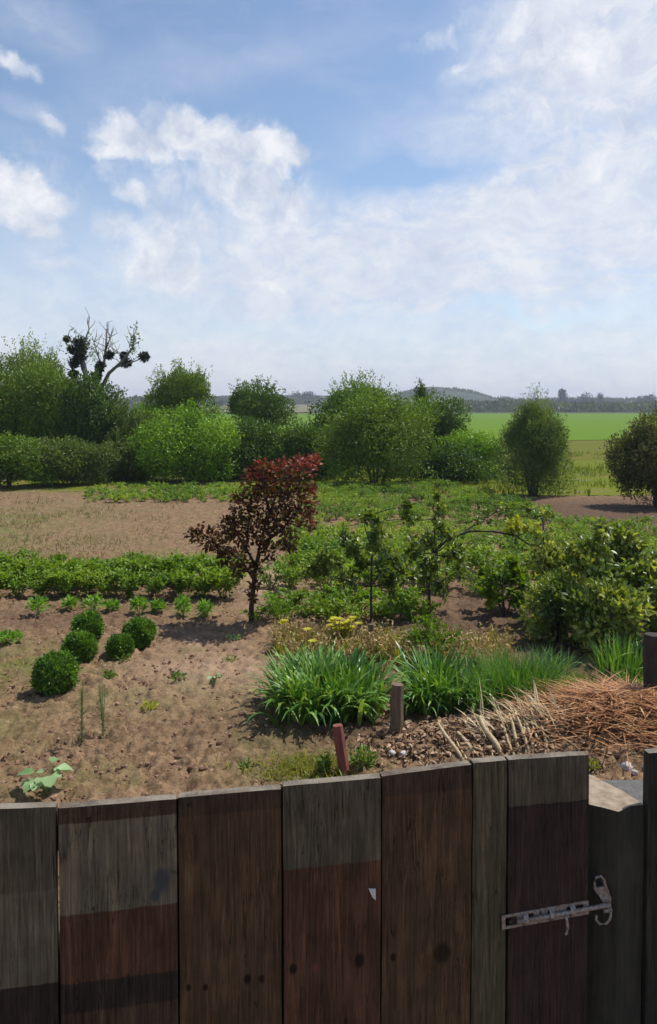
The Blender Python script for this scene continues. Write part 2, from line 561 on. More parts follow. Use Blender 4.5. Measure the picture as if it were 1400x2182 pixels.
def soil_mat():
    m, t = new_mat('soil')
    g = t.n('ShaderNodeNewGeometry')
    P = g.outputs['Position']
    n1 = t.noise(P, .8, 4, .6)
    n2 = t.noise(P, 6, 6, .65)
    n3 = t.noise(P, 45, 5, .7)
    n4 = t.noise(P, 2.3, 5, .6, .6)
    c = t.ramp(n2, [(.28, (.085, .050, .028)), (.48, (.195, .122, .066)), (.70, (.31, .205, .118))])
    c = t.mix(t.mr(n3, .42, .7, 0, .6), c, (.33, .225, .135))
    c = t.mix(t.mr(n1, .42, .62, 0, .45), c, (.24, .15, .085))
    n5 = t.noise(P, 17, 4, .7, .8)
    c = t.mix(t.mr(n5, .50, .62, 0, .9), c, t.mix(1.0, c, (.50, .47, .45), 'MULTIPLY'))
    c = t.mix(t.mr(n5, .46, .34, 0, .6), c, t.mix(1.0, c, (1.45, 1.4, 1.35), 'MULTIPLY'))
    grass = t.n('ShaderNodeAttribute', dict(attribute_name='grassy')).outputs['Fac']
    darkened = t.n('ShaderNodeAttribute', dict(attribute_name='darkened')).outputs['Fac']
    path = t.n('ShaderNodeAttribute', dict(attribute_name='path')).outputs['Fac']
    c = t.mix(t.math('MULTIPLY', path, t.mr(n4, .2, .6)), c, (.50, .34, .235))
    c = t.mix(t.math('MULTIPLY', darkened, .8), c, (.085, .05, .036))
    gcol = t.mix(t.mr(n3, .3, .7), (.085, .11, .028), (.22, .19, .07))
    gm = t.math('MULTIPLY', grass, t.mr(t.math('ADD', t.math('MULTIPLY', n4, .6), t.math('MULTIPLY', n3, .4)), .38, .56))
    c = t.mix(gm, c, gcol)
    p = t.n('ShaderNodeBsdfPrincipled', Base_Color=c, Roughness=.95)
    p.inputs['Specular IOR Level'].default_value = .15
    b = t.n('ShaderNodeBump', Height=t.math('ADD', n3, t.math('MULTIPLY', n2, .6)), Strength=.9, Distance=.02)
    t.set(p, 'Normal', b)
    finish(t, p)
    return m


def turf_mat(name, c1, c2, c3, s=1.0, stretch=(1, 1, 1), bump=.5):
    m, t = new_mat(name)
    g = t.n('ShaderNodeNewGeometry')
    mp = t.n('ShaderNodeMapping', Vector=g.outputs['Position'])
    mp.inputs['Scale'].default_value = stretch
    n1 = t.noise(mp.outputs[0], .12 * s, 5, .6)
    n2 = t.noise(mp.outputs[0], 1.6 * s, 6, .7)
    c = t.mix(t.mr(n1, .35, .65), c1, c2)
    c = t.mix(t.mr(n2, .42, .68, 0, .8), c, c3)
    p = t.n('ShaderNodeBsdfPrincipled', Base_Color=c, Roughness=.95)
    p.inputs['Specular IOR Level'].default_value = .1
    t.set(p, 'Normal', t.n('ShaderNodeBump', Height=n2, Strength=bump, Distance=.1))
    finish(t, p)
    return m


M['soil'] = soil_mat()
M['meadow'] = turf_mat('meadow', (.10, .155, .002), (.145, .165, .006), (.125, .115, .018), 1.5)
M['olive'] = turf_mat('stubble_meadow', (.105, .125, .008), (.15, .125, .020), (.080, .115, .006), 1.2, (.4, 1, 1))
M['crop'] = turf_mat('young_crop', (.088, .175, .004), (.105, .19, .006), (.125, .19, .010), .6, (.2, 1, 1))
M['hill'] = turf_mat('far_hillside', (.035, .058, .028), (.07, .085, .04), (.025, .04, .022), .12, (1, .4, 1), 0)
M['tan'] = turf_mat('dry_hillside', (.20, .175, .095), (.17, .155, .075), (.11, .12, .05), .2, (1, .4, 1), 0)


# ------------------------------------------------------------------ ground
def grid(name, X, Y, Z, mat, attrs=None, **k):
    r, c = X.shape
    V = np.stack([X, Y, Z], -1).reshape(-1, 3)
    i = np.arange(r * c).reshape(r, c)
    Q = np.stack([i[:-1, :-1], i[:-1, 1:], i[1:, 1:], i[1:, :-1]], -1).reshape(-1, 4).astype(np.int32)
    me = bpy.data.meshes.new(name)
    me.vertices.add(len(V)); me.vertices.foreach_set('co', V.astype(np.float32).ravel())
    me.loops.add(len(Q) * 4); me.loops.foreach_set('vertex_index', Q.ravel())
    me.polygons.add(len(Q))
    me.polygons.foreach_set('loop_start', np.arange(0, len(Q) * 4, 4, dtype=np.int32))
    me.polygons.foreach_set('loop_total', np.full(len(Q), 4, dtype=np.int32))
    me.polygons.foreach_set('use_smooth', np.ones(len(Q), bool))
    for n_, a in (attrs or {}).items():
        t_ = me.attributes.new(n_, 'FLOAT', 'POINT')
        t_.data.foreach_set('value', a.astype(np.float32).ravel())
    me.update(calc_edges=True)
    me.materials.append(mat)
    o = bpy.data.objects.new(name, me)
    link(o)
    return tag(o, **k)


def gauss(X, Y, px, py, rx, ry):
    c = ground(px, py)
    return np.exp(-(((X - c.x) / rx) ** 2 + ((Y - c.y) / ry) ** 2))


def garden_attrs(X, Y):
    nn = fbm(X * .9, Y * .9, 4, 21)
    gl = ground(100, 1100); ge = ground(60, 1380)
    grassy = 1.1 * np.exp(-(((X + 7.8 + nn * 2) / 2.4) ** 2 + ((Y - 15.5) / 4.5) ** 2))
    grassy = np.maximum(grassy, .9 * gauss(X, Y, 40, 1415, .8, .7))
    grassy = np.maximum(grassy, .8 * gauss(X, Y, 650, 1645, .45, .35))
    grassy = np.maximum(grassy, .55 * gauss(X, Y, 0, 1560, .4, .5))
    grassy = np.maximum(grassy, .5 * gauss(X, Y, 350, 1480, .8, .6))
    grassy = np.maximum(grassy, .42 * smooth(.02, .16, fbm(X * 1.7, Y * 1.7, 3, 51)) * smooth(.5, -.5, X))
    grassy = np.maximum(grassy, smooth(22.5, 24.5, Y + nn * 2) * 1.0)
    darkened = 0 * X  # weight of the darker soil colour around rows, shrubs and irises
    darkened = np.maximum(darkened, gauss(X, Y, 950, 1340, 1.2, .8))
    darkened = np.maximum(darkened, gauss(X, Y, 1150, 1370, 1.2, .6))
    darkened = np.maximum(darkened, .8 * gauss(X, Y, 760, 1560, 1.2, .35))
    darkened = np.maximum(darkened, .6 * gauss(X, Y, 100, 1320, 1.6, .5))
    darkened = np.maximum(darkened, .6 * gauss(X, Y, 250, 1275, 3.5, .3))
    darkened = np.maximum(darkened, .9 * smooth(3.8, 5.5, X) * smooth(24, 20, Y) * smooth(12, 15, Y))
    darkened = np.maximum(darkened, .8 * smooth(.8, 2.0, X) * smooth(12, 10, Y) * smooth(6.5, 7.5, Y))
    path = .9 * gauss(X, Y, 570, 1240, .35, 1.3) + .5 * gauss(X, Y, 420, 1420, .7, .9) + .35 * gauss(X, Y, 600, 1440, .8, .5)
    return dict(grassy=np.clip(grassy, 0, 1), darkened=np.clip(darkened, 0, 1), path=np.clip(path, 0, 1))


ys = np.geomspace(2.0, 31, 560)
us = np.linspace(-1, 1, 520)
Y, U = np.meshgrid(ys, us, indexing='ij')
X = U * (Y * .62 + 1.2)
Z = gz(X, Y)
near = smooth(26, 8, Y)
cl = fbm(X * 9, Y * 9, 3, 31)
rd = np.abs(fbm(X * 13, Y * 13, 3, 91)) * 2
Z = Z + (.12 * np.maximum(cl, -.06) + .07 * fbm(X * 22, Y * 22, 2, 41) - .07 * rd + .02) * (.35 + .65 * near)
Z = Z + .05 * fbm(X * 2.2, Y * 2.2, 3, 61)
edge = smooth(.93, 1.0, np.abs(U)) * .12 + smooth(30, 31, Y) * .12
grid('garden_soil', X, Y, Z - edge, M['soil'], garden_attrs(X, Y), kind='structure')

yb = np.concatenate([np.linspace(-40, 2, 20), np.linspace(2.4, 30, 50), np.geomspace(31, 3500, 60)])
xb = np.concatenate([-np.geomspace(3000, 14, 30), np.linspace(-13, 13, 60), np.geomspace(14, 3000, 30)])
Y, X = np.meshgrid(yb, xb, indexing='ij')
a = garden_attrs(X, Y)
a['grassy'] = np.clip(np.maximum(a['grassy'], smooth(12, 16, np.abs(X))), 0, 1)
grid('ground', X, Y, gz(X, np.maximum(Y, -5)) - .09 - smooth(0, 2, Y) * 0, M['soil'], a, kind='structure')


def sheet(name, y0, y1, x0, x1, z, mat, nx=60, ny=40):
    y = np.geomspace(y0, y1, ny); x = np.linspace(x0, x1, nx)
    Y, X = np.meshgrid(y, x, indexing='ij')
    wob = fbm(X * .15, 0 * X, 4, 77) * (3 if y0 < 60 else 16) * smooth(y0 * 1.3, y0, Y)
    return grid(name, X, Y + wob, z + 0 * X + .05 * fbm(X * .4, Y * .4, 3, 9), mat, kind='structure')


sheet('meadow', 23.5, 41, -45, 60, .012, M['meadow'])
sheet('stubble_field', 38, 70, -90, 120, .022, M['olive'])
sheet('green_field', 62, 330, -420, 480, .04, M['crop'])
# tan and bluish hills beyond the field: one terrain whose skyline follows the photograph
xs = np.linspace(-700, 700, 220)
ysh = np.linspace(320, 1500, 60)
Y, X = np.meshgrid(ysh, xs, indexing='ij')
hh = 8 * smooth(320, 900, Y) + 8 * smooth(700, 1100, Y) * (fbm(X * .006, Y * .004, 3, 3) + .3)
hh += 16 * np.exp(-(((X - 122) / 46) ** 2 + ((Y - 900) / 190) ** 2))
hh += 8 * np.exp(-(((X + 60) / 140) ** 2 + ((Y - 1000) / 200) ** 2))
grid('hills', X, Y, hh + .12 - .6 * smooth(340, 320, Y), M['hill'], kind='structure')
yt = np.linspace(330, 620, 12); xt = np.linspace(-260, -8, 30)
Y, X = np.meshgrid(yt, xt, indexing='ij')
grid('dry_field', X, Y, 8 * smooth(320, 900, Y) + .45, M['tan'], kind='structure')

# clods, crumbs and pebbles over the bare soil
mb = MB()
n = 17000
yy = 2.9 + rng.random(n) ** 1.5 * 8
xx = rng.uniform(-1, 1, n) * (yy * .5 + .4)
keep = ~((xx > -.4) & (yy > 7.0))
xx, yy = xx[keep], yy[keep]
for x, y, z in zip(xx, yy, gz(xx, yy)):
    r = .006 + .018 * rng.random() ** 3 + (.014 if rng.random() < .05 else 0)
    mb.lump((x, y, z + r * .15), r, .35, 5, 3, rng.random(), flat=.65)
M['clod'] = leaf_mat('clod', (.15, .085, .055), (.26, .155, .10), (.42, .28, .20), trans=0, nscale=2, spec=.1, rough=1, gain=1)
mb.build('soil_clods', M['clod'], label='crumbled brown clods scattered over the bare garden soil', cat='clods', kind='stuff')


# ------------------------------------------------------------------ vegetation builders
def rdir(n):
    v = rng.normal(size=(n, 3))
    return nrm(v)


def crown_mesh(wd, dp, ht, n, leaf, lumps=34, zmin=.04, shoots=14, shoot_len=.35, aspect=.5, up=.35, top_sharp=0.0, lean=0.0, bottom_w=1.0):
    mb = MB()
    R3 = np.array([wd / 2, dp / 2, ht / 2])
    dirs = rdir(lumps)
    rad = rng.random(lumps) ** (1 / 3) * .80
    c = dirs * rad[:, None]
    lr = rng.uniform(.17, .46, lumps)
    per = rng.choice(lumps, n, p=lr ** 2 / np.sum(lr ** 2))
    d = rdir(n)
    q = c[per] + d * (lr[per] * rng.uniform(.72, 1.12, n))[:, None]
    tz = np.clip((q[:, 2] + 1) / 2, 0, 1)
    sx = (1 - top_sharp * tz) * (bottom_w + (1 - bottom_w) * np.minimum(tz * 2.5, 1))
    low = np.where(q[:, 2] < .1, np.clip(1 - (q[:, 2] - .1) ** 2, .16, 1) ** -.42, 1.0)
    high = np.where(q[:, 2] > .1, np.clip(1 - (q[:, 2] - .1) ** 2, .3, 1) ** -.22, 1.0)
    sx = sx * low * high * 1.04
    q[:, 0] *= sx; q[:, 1] *= sx / low * np.clip(.45 + 1.1 * tz, 0, 1)
    q[:, 2] = np.where(q[:, 2] < 0, q[:, 2] * 1.22, q[:, 2])
    P = q * R3 + np.array([0, 0, ht / 2])
    P[:, 0] += lean * P[:, 2]
    P += rng.normal(size=P.shape) * leaf * .5
    ok = P[:, 2] > zmin * ht
    lump_r = rng.random(lumps)
    rnd = np.clip(lump_r[per] * .55 + rng.random(n) * .45, 0, 1)
    D = nrm(d * R3 * .8 / R3.max() + np.array([0, 0, up]) + rng.normal(size=(n, 3)) * .55)
    N = nrm(d + np.array([0, 0, .6]) + rng.normal(size=(n, 3)) * .5)
    s_ = leaf * rng.uniform(.7, 1.35, n)
    mb.leaves(P[ok], D[ok], N[ok], s_[ok], s_[ok] * aspect, rnd[ok])
    # ragged shoots past the outline
    for _ in range(shoots):
        th = rng.uniform(0, 6.28); ph = rng.uniform(0, 1.15)
        dd = np.array([math.sin(ph) * math.cos(th), math.sin(ph) * math.sin(th), math.cos(ph)])
        p0 = dd * .8 * R3 + np.array([0, 0, ht / 2])
        p0[:2] *= (1 - top_sharp * max(0, min(1, p0[2] / ht)))
        L = shoot_len * R3.min() * rng.uniform(.6, 1.5)
        k = 26
        tt = rng.random(k)
        g = nrm((dd * np.array([1, 1, 1.2]) + np.array([0, 0, .7]))[None])[0]
        PP = p0 + g * (tt * L)[:, None] + rng.normal(size=(k, 3)) * leaf * .45
        mb.leaves(PP, nrm(g + rng.normal(size=(k, 3)) * .7), rdir(k), leaf * .9, leaf * .9 * aspect, rng.uniform(.3, 1, k))
    return mb


def stems_mesh(ht, wd, k=5, r=.05, top=.75):
    mb = MB()
    for i in range(k):
        a = rng.uniform(0, 6.28); o = wd * .3 * rng.random()
        x1, y1 = math.cos(a) * o, math.sin(a) * o
        pts = [(x1 * .15, y1 * .15, -.1), (x1 * .5, y1 * .5, ht * top * .4), (x1, y1, ht * top * .75), (x1 * 1.3, y1 * 1.3, ht * top)]
        mb.tube(pts, [r, r * .75, r * .5, r * .2], 6, rng.random())
    return mb


def bush(name, label, cat, px0, px1, top, base, mat, n=9000, leaf=.11, group=None, depth=None, trunk='bark', yoff=0, cb=None, **kw):
    cx = (px0 + px1) / 2
    g = ground(cx, base)
    Yd = g.y + yoff
    z0 = float(gz(g.x, Yd)) - .02
    x = at(cx, base, Yd).x
    ht = at(cx, top, Yd).z - z0
    ht *= .98 if kw.get('shoots', 14) < 25 else .93
    wd = (px1 - px0) / F * Yd
    e = empty(name, (x, Yd, z0), label=label, cat=cat, group=group)
    n = int(n * 1.75); leaf *= .92; wd *= 1.13
    if cb:
        zc = at(cx, cb, Yd).z - z0
        c = crown_mesh(wd, depth or wd * .9, ht - zc, n, leaf, **kw).build('crown', M[mat], e)
        c.location = (0, 0, zc)
        stems_mesh(ht, wd * .5, 4, .07, .8).build('trunk', M[trunk], e)
        return e
    crown_mesh(wd, depth or wd * .9, ht, n, leaf, **kw).build('crown', M[mat], e)
    stems_mesh(ht, wd).build('trunk', M[trunk], e)
    return e


# ---- hedge line, far to near
G1 = 'trees and bushes along the far end of the garden'
bush('tree', 'pale wispy tree top rising above the dense trees at the left edge', 'tree', 10, 125, 728, 1012, 'willow', 5200, .12, G1, cb=880, yoff=3, shoots=30, shoot_len=.7, lumps=26)
bush('tree', 'dense green tree cut by the left edge of the photo', 'tree', -110, 62, 758, 1012, 'hedge', 13000, .12, G1, lumps=46)
bush('tree', 'dense tree just left of the bare mistletoe tree', 'tree', 52, 178, 774, 1014, 'hedge', 11000, .12, G1, lumps=40)
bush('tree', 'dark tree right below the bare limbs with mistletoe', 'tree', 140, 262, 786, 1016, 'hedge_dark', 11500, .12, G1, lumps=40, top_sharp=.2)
bush('tree', 'olive green tree sloping down to the right of the mistletoe tree', 'tree', 205, 322, 862, 1018, 'hedge_olive', 8000, .12, G1)
bush('bush', 'low light green bush at the left edge behind the dry grass', 'bush', -70, 105, 930, 1036, 'hedge', 8500, .10, G1, yoff=-.5, lumps=30)
bush('bush', 'round mid green bush in front of the dark tree with mistletoe limbs above', 'bush', 85, 225, 936, 1032, 'hedge_olive', 8500, .10, G1, yoff=-.4, lumps=30)
bush('bush', 'small drooping olive bush left of the long bright hedge bush', 'bush', 215, 315, 938, 1024, 'hedge_olive', 5000, .10, G1)
bush('tree', 'round upright tree with brush like top, left of the spiky small tree', 'tree', 318, 452, 778, 992, 'hedge', 9500, .13, G1, cb=905, yoff=4, shoots=46, shoot_len=.5, up=.9, lumps=34)
bush('bush', 'yellowish green bush in the gap left of the brush topped tree', 'bush', 262, 345, 862, 985, 'hedge_bright', 5000, .12, G1, yoff=4)
bush('bush', 'large bright green bush below the brush topped tree', 'bush', 318, 500, 868, 1026, 'hedge_bright', 12500, .11, G1, lumps=46)
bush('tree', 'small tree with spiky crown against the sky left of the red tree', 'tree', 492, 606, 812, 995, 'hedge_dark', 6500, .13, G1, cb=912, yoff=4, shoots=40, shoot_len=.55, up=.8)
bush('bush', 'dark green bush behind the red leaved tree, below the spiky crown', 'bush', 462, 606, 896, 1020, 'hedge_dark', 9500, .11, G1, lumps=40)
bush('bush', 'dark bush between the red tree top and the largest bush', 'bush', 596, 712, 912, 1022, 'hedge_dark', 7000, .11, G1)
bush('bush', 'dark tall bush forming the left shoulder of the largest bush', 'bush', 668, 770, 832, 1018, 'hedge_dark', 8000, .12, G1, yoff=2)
bush('tree', 'tree top rising behind the largest bush in the middle of the hedge', 'tree', 700, 832, 802, 1005, 'hedge', 8500, .12, G1, cb=930, yoff=4, shoots=40, shoot_len=.5, up=.8)
bush('bush', 'largest rounded green bush in the middle of the hedge', 'bush', 690, 912, 838, 1030, 'hedge', 17000, .10, G1, yoff=-.8, lumps=60, shoots=20)
bush('bush', 'dark round bush right behind the largest bush', 'bush', 856, 985, 834, 1020, 'hedge_dark', 10500, .11, G1, yoff=1.5)
bush('bush', 'slim pointed shrub top at the right shoulder of the largest bush', 'bush', 868, 925, 818, 1010, 'hedge_dark', 3500, .12, G1, yoff=5, top_sharp=.5)
bush('bush', 'bright yellow green bush between the dark bush and the willow', 'bush', 942, 1062, 918, 1022, 'hedge_bright', 8000, .10, G1, yoff=.4, lumps=30)
bush('willow_bush', 'tall grey green willow bush standing alone on the grass right of centre', 'bush', 1062, 1212, 838, 1057, 'willow', 17500, .09, G1, shoots=46, shoot_len=.5, up=1.0, lumps=60, aspect=.3, top_sharp=.35, zmin=.02, bottom_w=.9)
bush('conifer_shrub', 'brownish green shrub cut off by the right edge', 'bush', 1322, 1480, 868, 1080, 'brownish', 13500, .08, G1, shoots=40, lumps=54, up=.7, zmin=.02)

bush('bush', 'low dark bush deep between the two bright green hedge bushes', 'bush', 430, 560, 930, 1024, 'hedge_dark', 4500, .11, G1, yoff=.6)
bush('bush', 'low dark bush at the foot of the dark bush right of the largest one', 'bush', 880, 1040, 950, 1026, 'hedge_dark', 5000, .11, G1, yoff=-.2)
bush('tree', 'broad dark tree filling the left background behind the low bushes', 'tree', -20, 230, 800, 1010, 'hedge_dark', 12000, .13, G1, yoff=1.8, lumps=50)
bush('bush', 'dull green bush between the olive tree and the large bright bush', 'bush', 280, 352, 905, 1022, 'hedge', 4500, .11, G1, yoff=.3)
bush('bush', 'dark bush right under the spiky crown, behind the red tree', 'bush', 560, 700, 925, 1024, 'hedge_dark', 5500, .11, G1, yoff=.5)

# ---- bare tree with mistletoe
YM = 31.0
e = empty('mistletoe_tree', (at(190, 1000, YM).x, YM, 0), label='half dead tree with bare limbs and dark mistletoe balls against the sky', cat='tree')
ex = e.location.x


def LP(px, py, dy=0):
    p = at(px, py, YM + dy)
    return (p.x - ex, dy, p.z)


mb = MB()
mb.tube([(0, 0, -.1), LP(190, 900), LP(186, 820), LP(176, 760)], [.22, .18, .12, .07], 8)
limbs = [([LP(200, 860), LP(212, 800, .2), LP(222, 770, .3), LP(226, 735, .4), LP(228, 700, .4)], .09),
         ([LP(205, 850), LP(232, 795, -.3), LP(258, 772, -.4), LP(282, 742, -.5), LP(288, 716, -.6)], .09),
         ([LP(176, 790), LP(166, 745), LP(150, 724), LP(140, 718)], .05),
         ([LP(176, 760), LP(180, 728), LP(190, 700), LP(186, 688)], .05),
         ([LP(214, 775), LP(204, 742), LP(196, 716)], .035), ([LP(224, 745), LP(236, 718), LP(240, 698)], .035),
         ([LP(240, 785), LP(270, 776), LP(300, 765), LP(308, 758)], .04), ([LP(222, 765), LP(240, 752), LP(262, 754)], .035),
         ([LP(170, 775), LP(152, 790)], .03), ([LP(210, 800), LP(198, 806)], .03)]
for pts, r in limbs:
    mb.tube(pts, np.linspace(r, r * .3, len(pts)), 5)
mb.build('trunk', M['bark_pale'], e)
tw = MB()
for pts, r in limbs:
    pts = [np.array(p) for p in pts]
    for _ in range(9):
        i = rng.integers(1, len(pts))
        p = pts[i] * rng.random() + pts[i - 1] * (1 - rng.random()) if False else pts[i - 1] + (pts[i] - pts[i - 1]) * rng.random()
        d = nrm((rdir(1)[0] * .8 + np.array([0, 0, .9]))[None])[0]
        L = rng.uniform(.3, .8)
        q = p + d * L * .5 + rng.normal(size=3) * .06
        tw.tube([p, q, p + d * L + rng.normal(size=3) * .08], [.018, .012, .006], 4, cap=False)
tw.build('twigs', M['bark_pale'], e, kind='stuff')
for (px, py, r) in [(172, 734, 19), (170, 756, 18), (158, 773, 10), (268, 773, 11), (307, 760, 11), (214, 781, 11), (205, 802, 12), (142, 722, 5), (264, 758, 7), (157, 797, 9), (233, 757, 8), (152, 745, 6)]:
    rr = r / F * YM
    n = int(60 + 900 * rr)
    b = MB()
    d = rdir(n)
    b.leaves(d * rr * rng.uniform(.3, .85, n)[:, None], d + rng.normal(size=(n, 3)) * .3, rdir(n), .13, .05, rng.random(n))
    b.lump((0, 0, 0), rr * .62, .2)
    o = b.build('mistletoe_ball', M['mistletoe'], e)
    o.location = LP(px, py, rng.uniform(-.2, .2))
mb = MB()
for (px, py) in [(288, 720), (285, 735), (60, 760), (152, 738), (196, 745)]:
    k = 60
    P = np.array(LP(px, py)) + rng.normal(size=(k, 3)) * [.12, .12, .28]
    mb.leaves(P, rdir(k), rdir(k), .13, .07, rng.random(k))
mb.build('leaf_tufts', M['hedge'], e, kind='stuff')

# ---- far trees beyond the field
def far_tree(label, px, w_px, top, base, Yd, mat, n=700, name='far_tree', cat='tree', **kw):
    b = at(px, base, Yd); t_ = at(px, top, Yd)
    wd = w_px / F * Yd
    ht = t_.z - b.z
    e = empty(name, (b.x, Yd, b.z), label=label, cat=cat, group='trees on the skyline beyond the field')
    crown_mesh(wd, wd, ht, n, max(ht, wd) * .11, shoots=0, lumps=16, zmin=0, **kw).build('crown', M[mat], e)
    mb = MB(); mb.tube([(0, 0, -2), (0, 0, ht * .6)], [wd * .05, wd * .02], 6)
    mb.build('trunk', M['bark_dark'], e)


far_tree('tall narrow dark poplar on the skyline right of the willow', 1199, 13, 826, 868, 620, 'far_dark', 900, 'poplar')
far_tree('slim dark poplar on the skyline, right of the rounded far trees', 1279, 11, 836, 868, 620, 'far_dark', 700, 'poplar')
far_tree('rounded far tree between the two dark poplars', 1243, 34, 838, 870, 625, 'far_dark')
far_tree('low far tree beside the rounded one between the poplars', 1222, 26, 850, 872, 620, 'far_dark')
far_tree('broad low far tree just left of the slim poplar', 1262, 28, 850, 872, 630, 'far_dark')
far_tree('broad dark far tree on the skyline at the right edge', 1384, 36, 838, 868, 600, 'far_dark')
far_tree('small far tree alone between the slim poplar and the right edge', 1330, 24, 856, 868, 640, 'far_leaf', 400)
far_tree('small dark far bush between the brush topped tree and the spiky crown', 468, 22, 853, 870, 420, 'far_dark', 400)
far_tree('dark far wood clump between the spiky crown and the hedge, left part', 632, 32, 838, 858, 700, 'far_dark', 600)
far_tree('dark far wood clump between the spiky crown and the hedge, right part', 655, 36, 837, 858, 700, 'far_dark', 600)
far_tree('small far tree on the hill crest left of the willow', 1076, 24, 845, 862, 800, 'far_leaf', 400)
far_tree('second small far tree on the crest just behind the willow', 1100, 26, 847, 862, 800, 'far_leaf', 400)

mb = MB()


def far_scrub(x0, x1, top, base, Yd, k, lw, lh):
    for _ in range(k):
        px = rng.uniform(x0, x1); py = rng.uniform(top, base)
        if top == 838: py = max(py, 836 + ((px - 935) / 85) ** 2 * 14)
        yd = Yd + rng.uniform(-60, 60)
        p = np.array(tuple(at(px, py, yd)))
        m = 26
        d = rdir(m)
        r_ = rng.random()
        mb.leaves(p + d * [lw, lw, lh], d + [0, 0, .4], rdir(m), lw * .8, lw * .5, np.clip(r_ + rng.normal(size=m) * .15, 0, 1))


far_scrub(980, 1180, 864, 884, 430, 260, 3.0, 1.6)
far_scrub(1180, 1420, 866, 884, 430, 240, 3.0, 1.3)
far_scrub(840, 1060, 838, 872, 830, 420, 5.5, 3)
far_scrub(1050, 1400, 857, 868, 760, 220, 5, 2.2)
far_scrub(440, 700, 853, 862, 700, 120, 4, 2.2)
far_scrub(250, 340, 858, 868, 420, 60, 3, 2)
mb.build('distant_scrub', M['far_leaf'], label='hazy scrub and distant woods below the skyline', cat='scrub', kind='stuff')

# ---- rough grass in meadow behind garden
mb = MB()
n = 15000
yy = rng.uniform(22, 44, n); xx = rng.uniform(-.2, 1, n) * yy * .6
k = (fbm(xx * .5, yy * .5, 3, 8) > -.05)
xx, yy = xx[k], yy[k]
mb.blades(np.stack([xx, yy, gz(xx, yy)], 1), rng.uniform(0, 6.28, len(xx)), rng.uniform(.10, .32, len(xx)), .035, .1, rng.uniform(.1, .9, len(xx)), rng.random(len(xx)), 2)
mb.build('rough_grass', M['fieldgrass'], label='rough yellow green grass on the meadow behind the garden', cat='grass', kind='stuff')

# ---- dry grass patches on the left
mb = MB()
n = 9000
xx = rng.normal(-8.0, 2.4, n); yy = rng.normal(15.5, 3.6, n)
k = (yy > 12.6) & (xx < -3.2) & (fbm(xx, yy, 3, 8) > -.02)
xx, yy = xx[k], yy[k]
mb.blades(np.stack([xx, yy, gz(xx, yy)], 1), rng.uniform(0, 6.28, len(xx)), rng.uniform(.05, .18, len(xx)), .02, .3, rng.uniform(.2, 1.3, len(xx)), rng.random(len(xx)), 2)
mb.build('dry_grass', M['drygrass'], label='thin dry yellowish grass over the soil at the left side', cat='grass', kind='stuff')

mb = MB()
c1, c2 = ground(655, 1640), ground(45, 1420)
for c, s1, s2, n, L in ((c1, .20, .09, 1500, .09), (c2, .45, .35, 1100, .05)):
    xx = rng.normal(c.x, s1, n); yy = rng.normal(c.y, s2, n)
    mb.blades(np.stack([xx, yy, gz(xx, yy)], 1), rng.uniform(0, 6.28, n), rng.uniform(.4, 1.2, n) * L, .008, .3, rng.uniform(.2, 1.4, n), rng.random(n), 2)
mb.build('yellow_grass', M['yellowgrass'], label='short yellow green moss and grass beside the red stake and by the box balls', cat='grass', kind='stuff')


# ---- potatoes
def potato_mesh(n=760, r=.31, h=.45, leaf=.058):
    mb = MB()
    st = 7
    az_ = rng.uniform(0, 6.28, st)
    sp = rng.integers(0, st, n)
    t_ = rng.random(n) ** .6
    ca = np.stack([np.cos(az_[sp]), np.sin(az_[sp]), 0 * t_], 1)
    P = ca * (r * .75 * t_)[:, None] + np.array([0, 0, 1]) * (h * (.15 + .8 * t_ * (1 - .25 * t_)))[:, None]
    P += rdir(n) * [r * .45, r * .45, h * .16] * rng.random(n)[:, None]
    P[:, 2] = np.maximum(P[:, 2], .02)
    D = nrm(P * [1, 1, .2] + rng.normal(size=(n, 3)) * .15 + [0, 0, .03])
    N = nrm(rng.normal(size=(n, 3)) * .4 + [0, 0, 1])
    s_ = leaf * rng.uniform(.6, 1.2, n)
    mb.leaves(P, D, N, s_, s_ * .62, np.clip(P[:, 2] / h * .5 + rng.random(n) * .5, 0, 1))
    for a in az_:
        mb.tube([(0, 0, -.03), (math.cos(a) * r * .3, math.sin(a) * r * .3, h * .4), (math.cos(a) * r * .7, math.sin(a) * r * .7, h * .8)], [.007, .006, .003], 4, .4, cap=False)
    return mb


protos = [potato_mesh().mesh('potato_plant', M['potato']) for _ in range(5)]
row0, row1 = ground(0, 1274), ground(0, 1226)
xs0 = ground(-60, 1274).x
cnt = 0
for ri, (yrow, xend) in enumerate([(ground(0, 1272).y, ground(505, 1272).x), (ground(0, 1250).y, ground(500, 1250).x), (ground(0, 1236).y, ground(470, 1236).x)]):
    x = xs0 - ri * .3
    while x < xend:
        xx_, yy_ = x + rng.uniform(-.06, .06), yrow + rng.uniform(-.12, .12)
        o = bpy.data.objects.new('potato_plant', protos[rng.integers(5)])
        link(o)
        o.location = (xx_, yy_, float(gz(xx_, yy_)))
        o.rotation_euler = (0, 0, rng.uniform(0, 6.28))
        o.scale = (1, 1, 1) if ri < 2 else (1.05, 1.05, 1.12)
        s_ = rng.uniform(.82, 1.12)
        o.scale = (s_, s_, s_ * rng.uniform(.9, 1.1))
        tag(o, ['leafy green potato plant in the front line of the row at the left', 'leafy green potato plant in the middle line of the row at the left',
                'leafy green potato plant in the back line of the row at the left'][ri], 'potato plant',
            ['potato plants in the front line', 'potato plants in the middle line', 'potato plants in the back line'][ri])
        x += .31


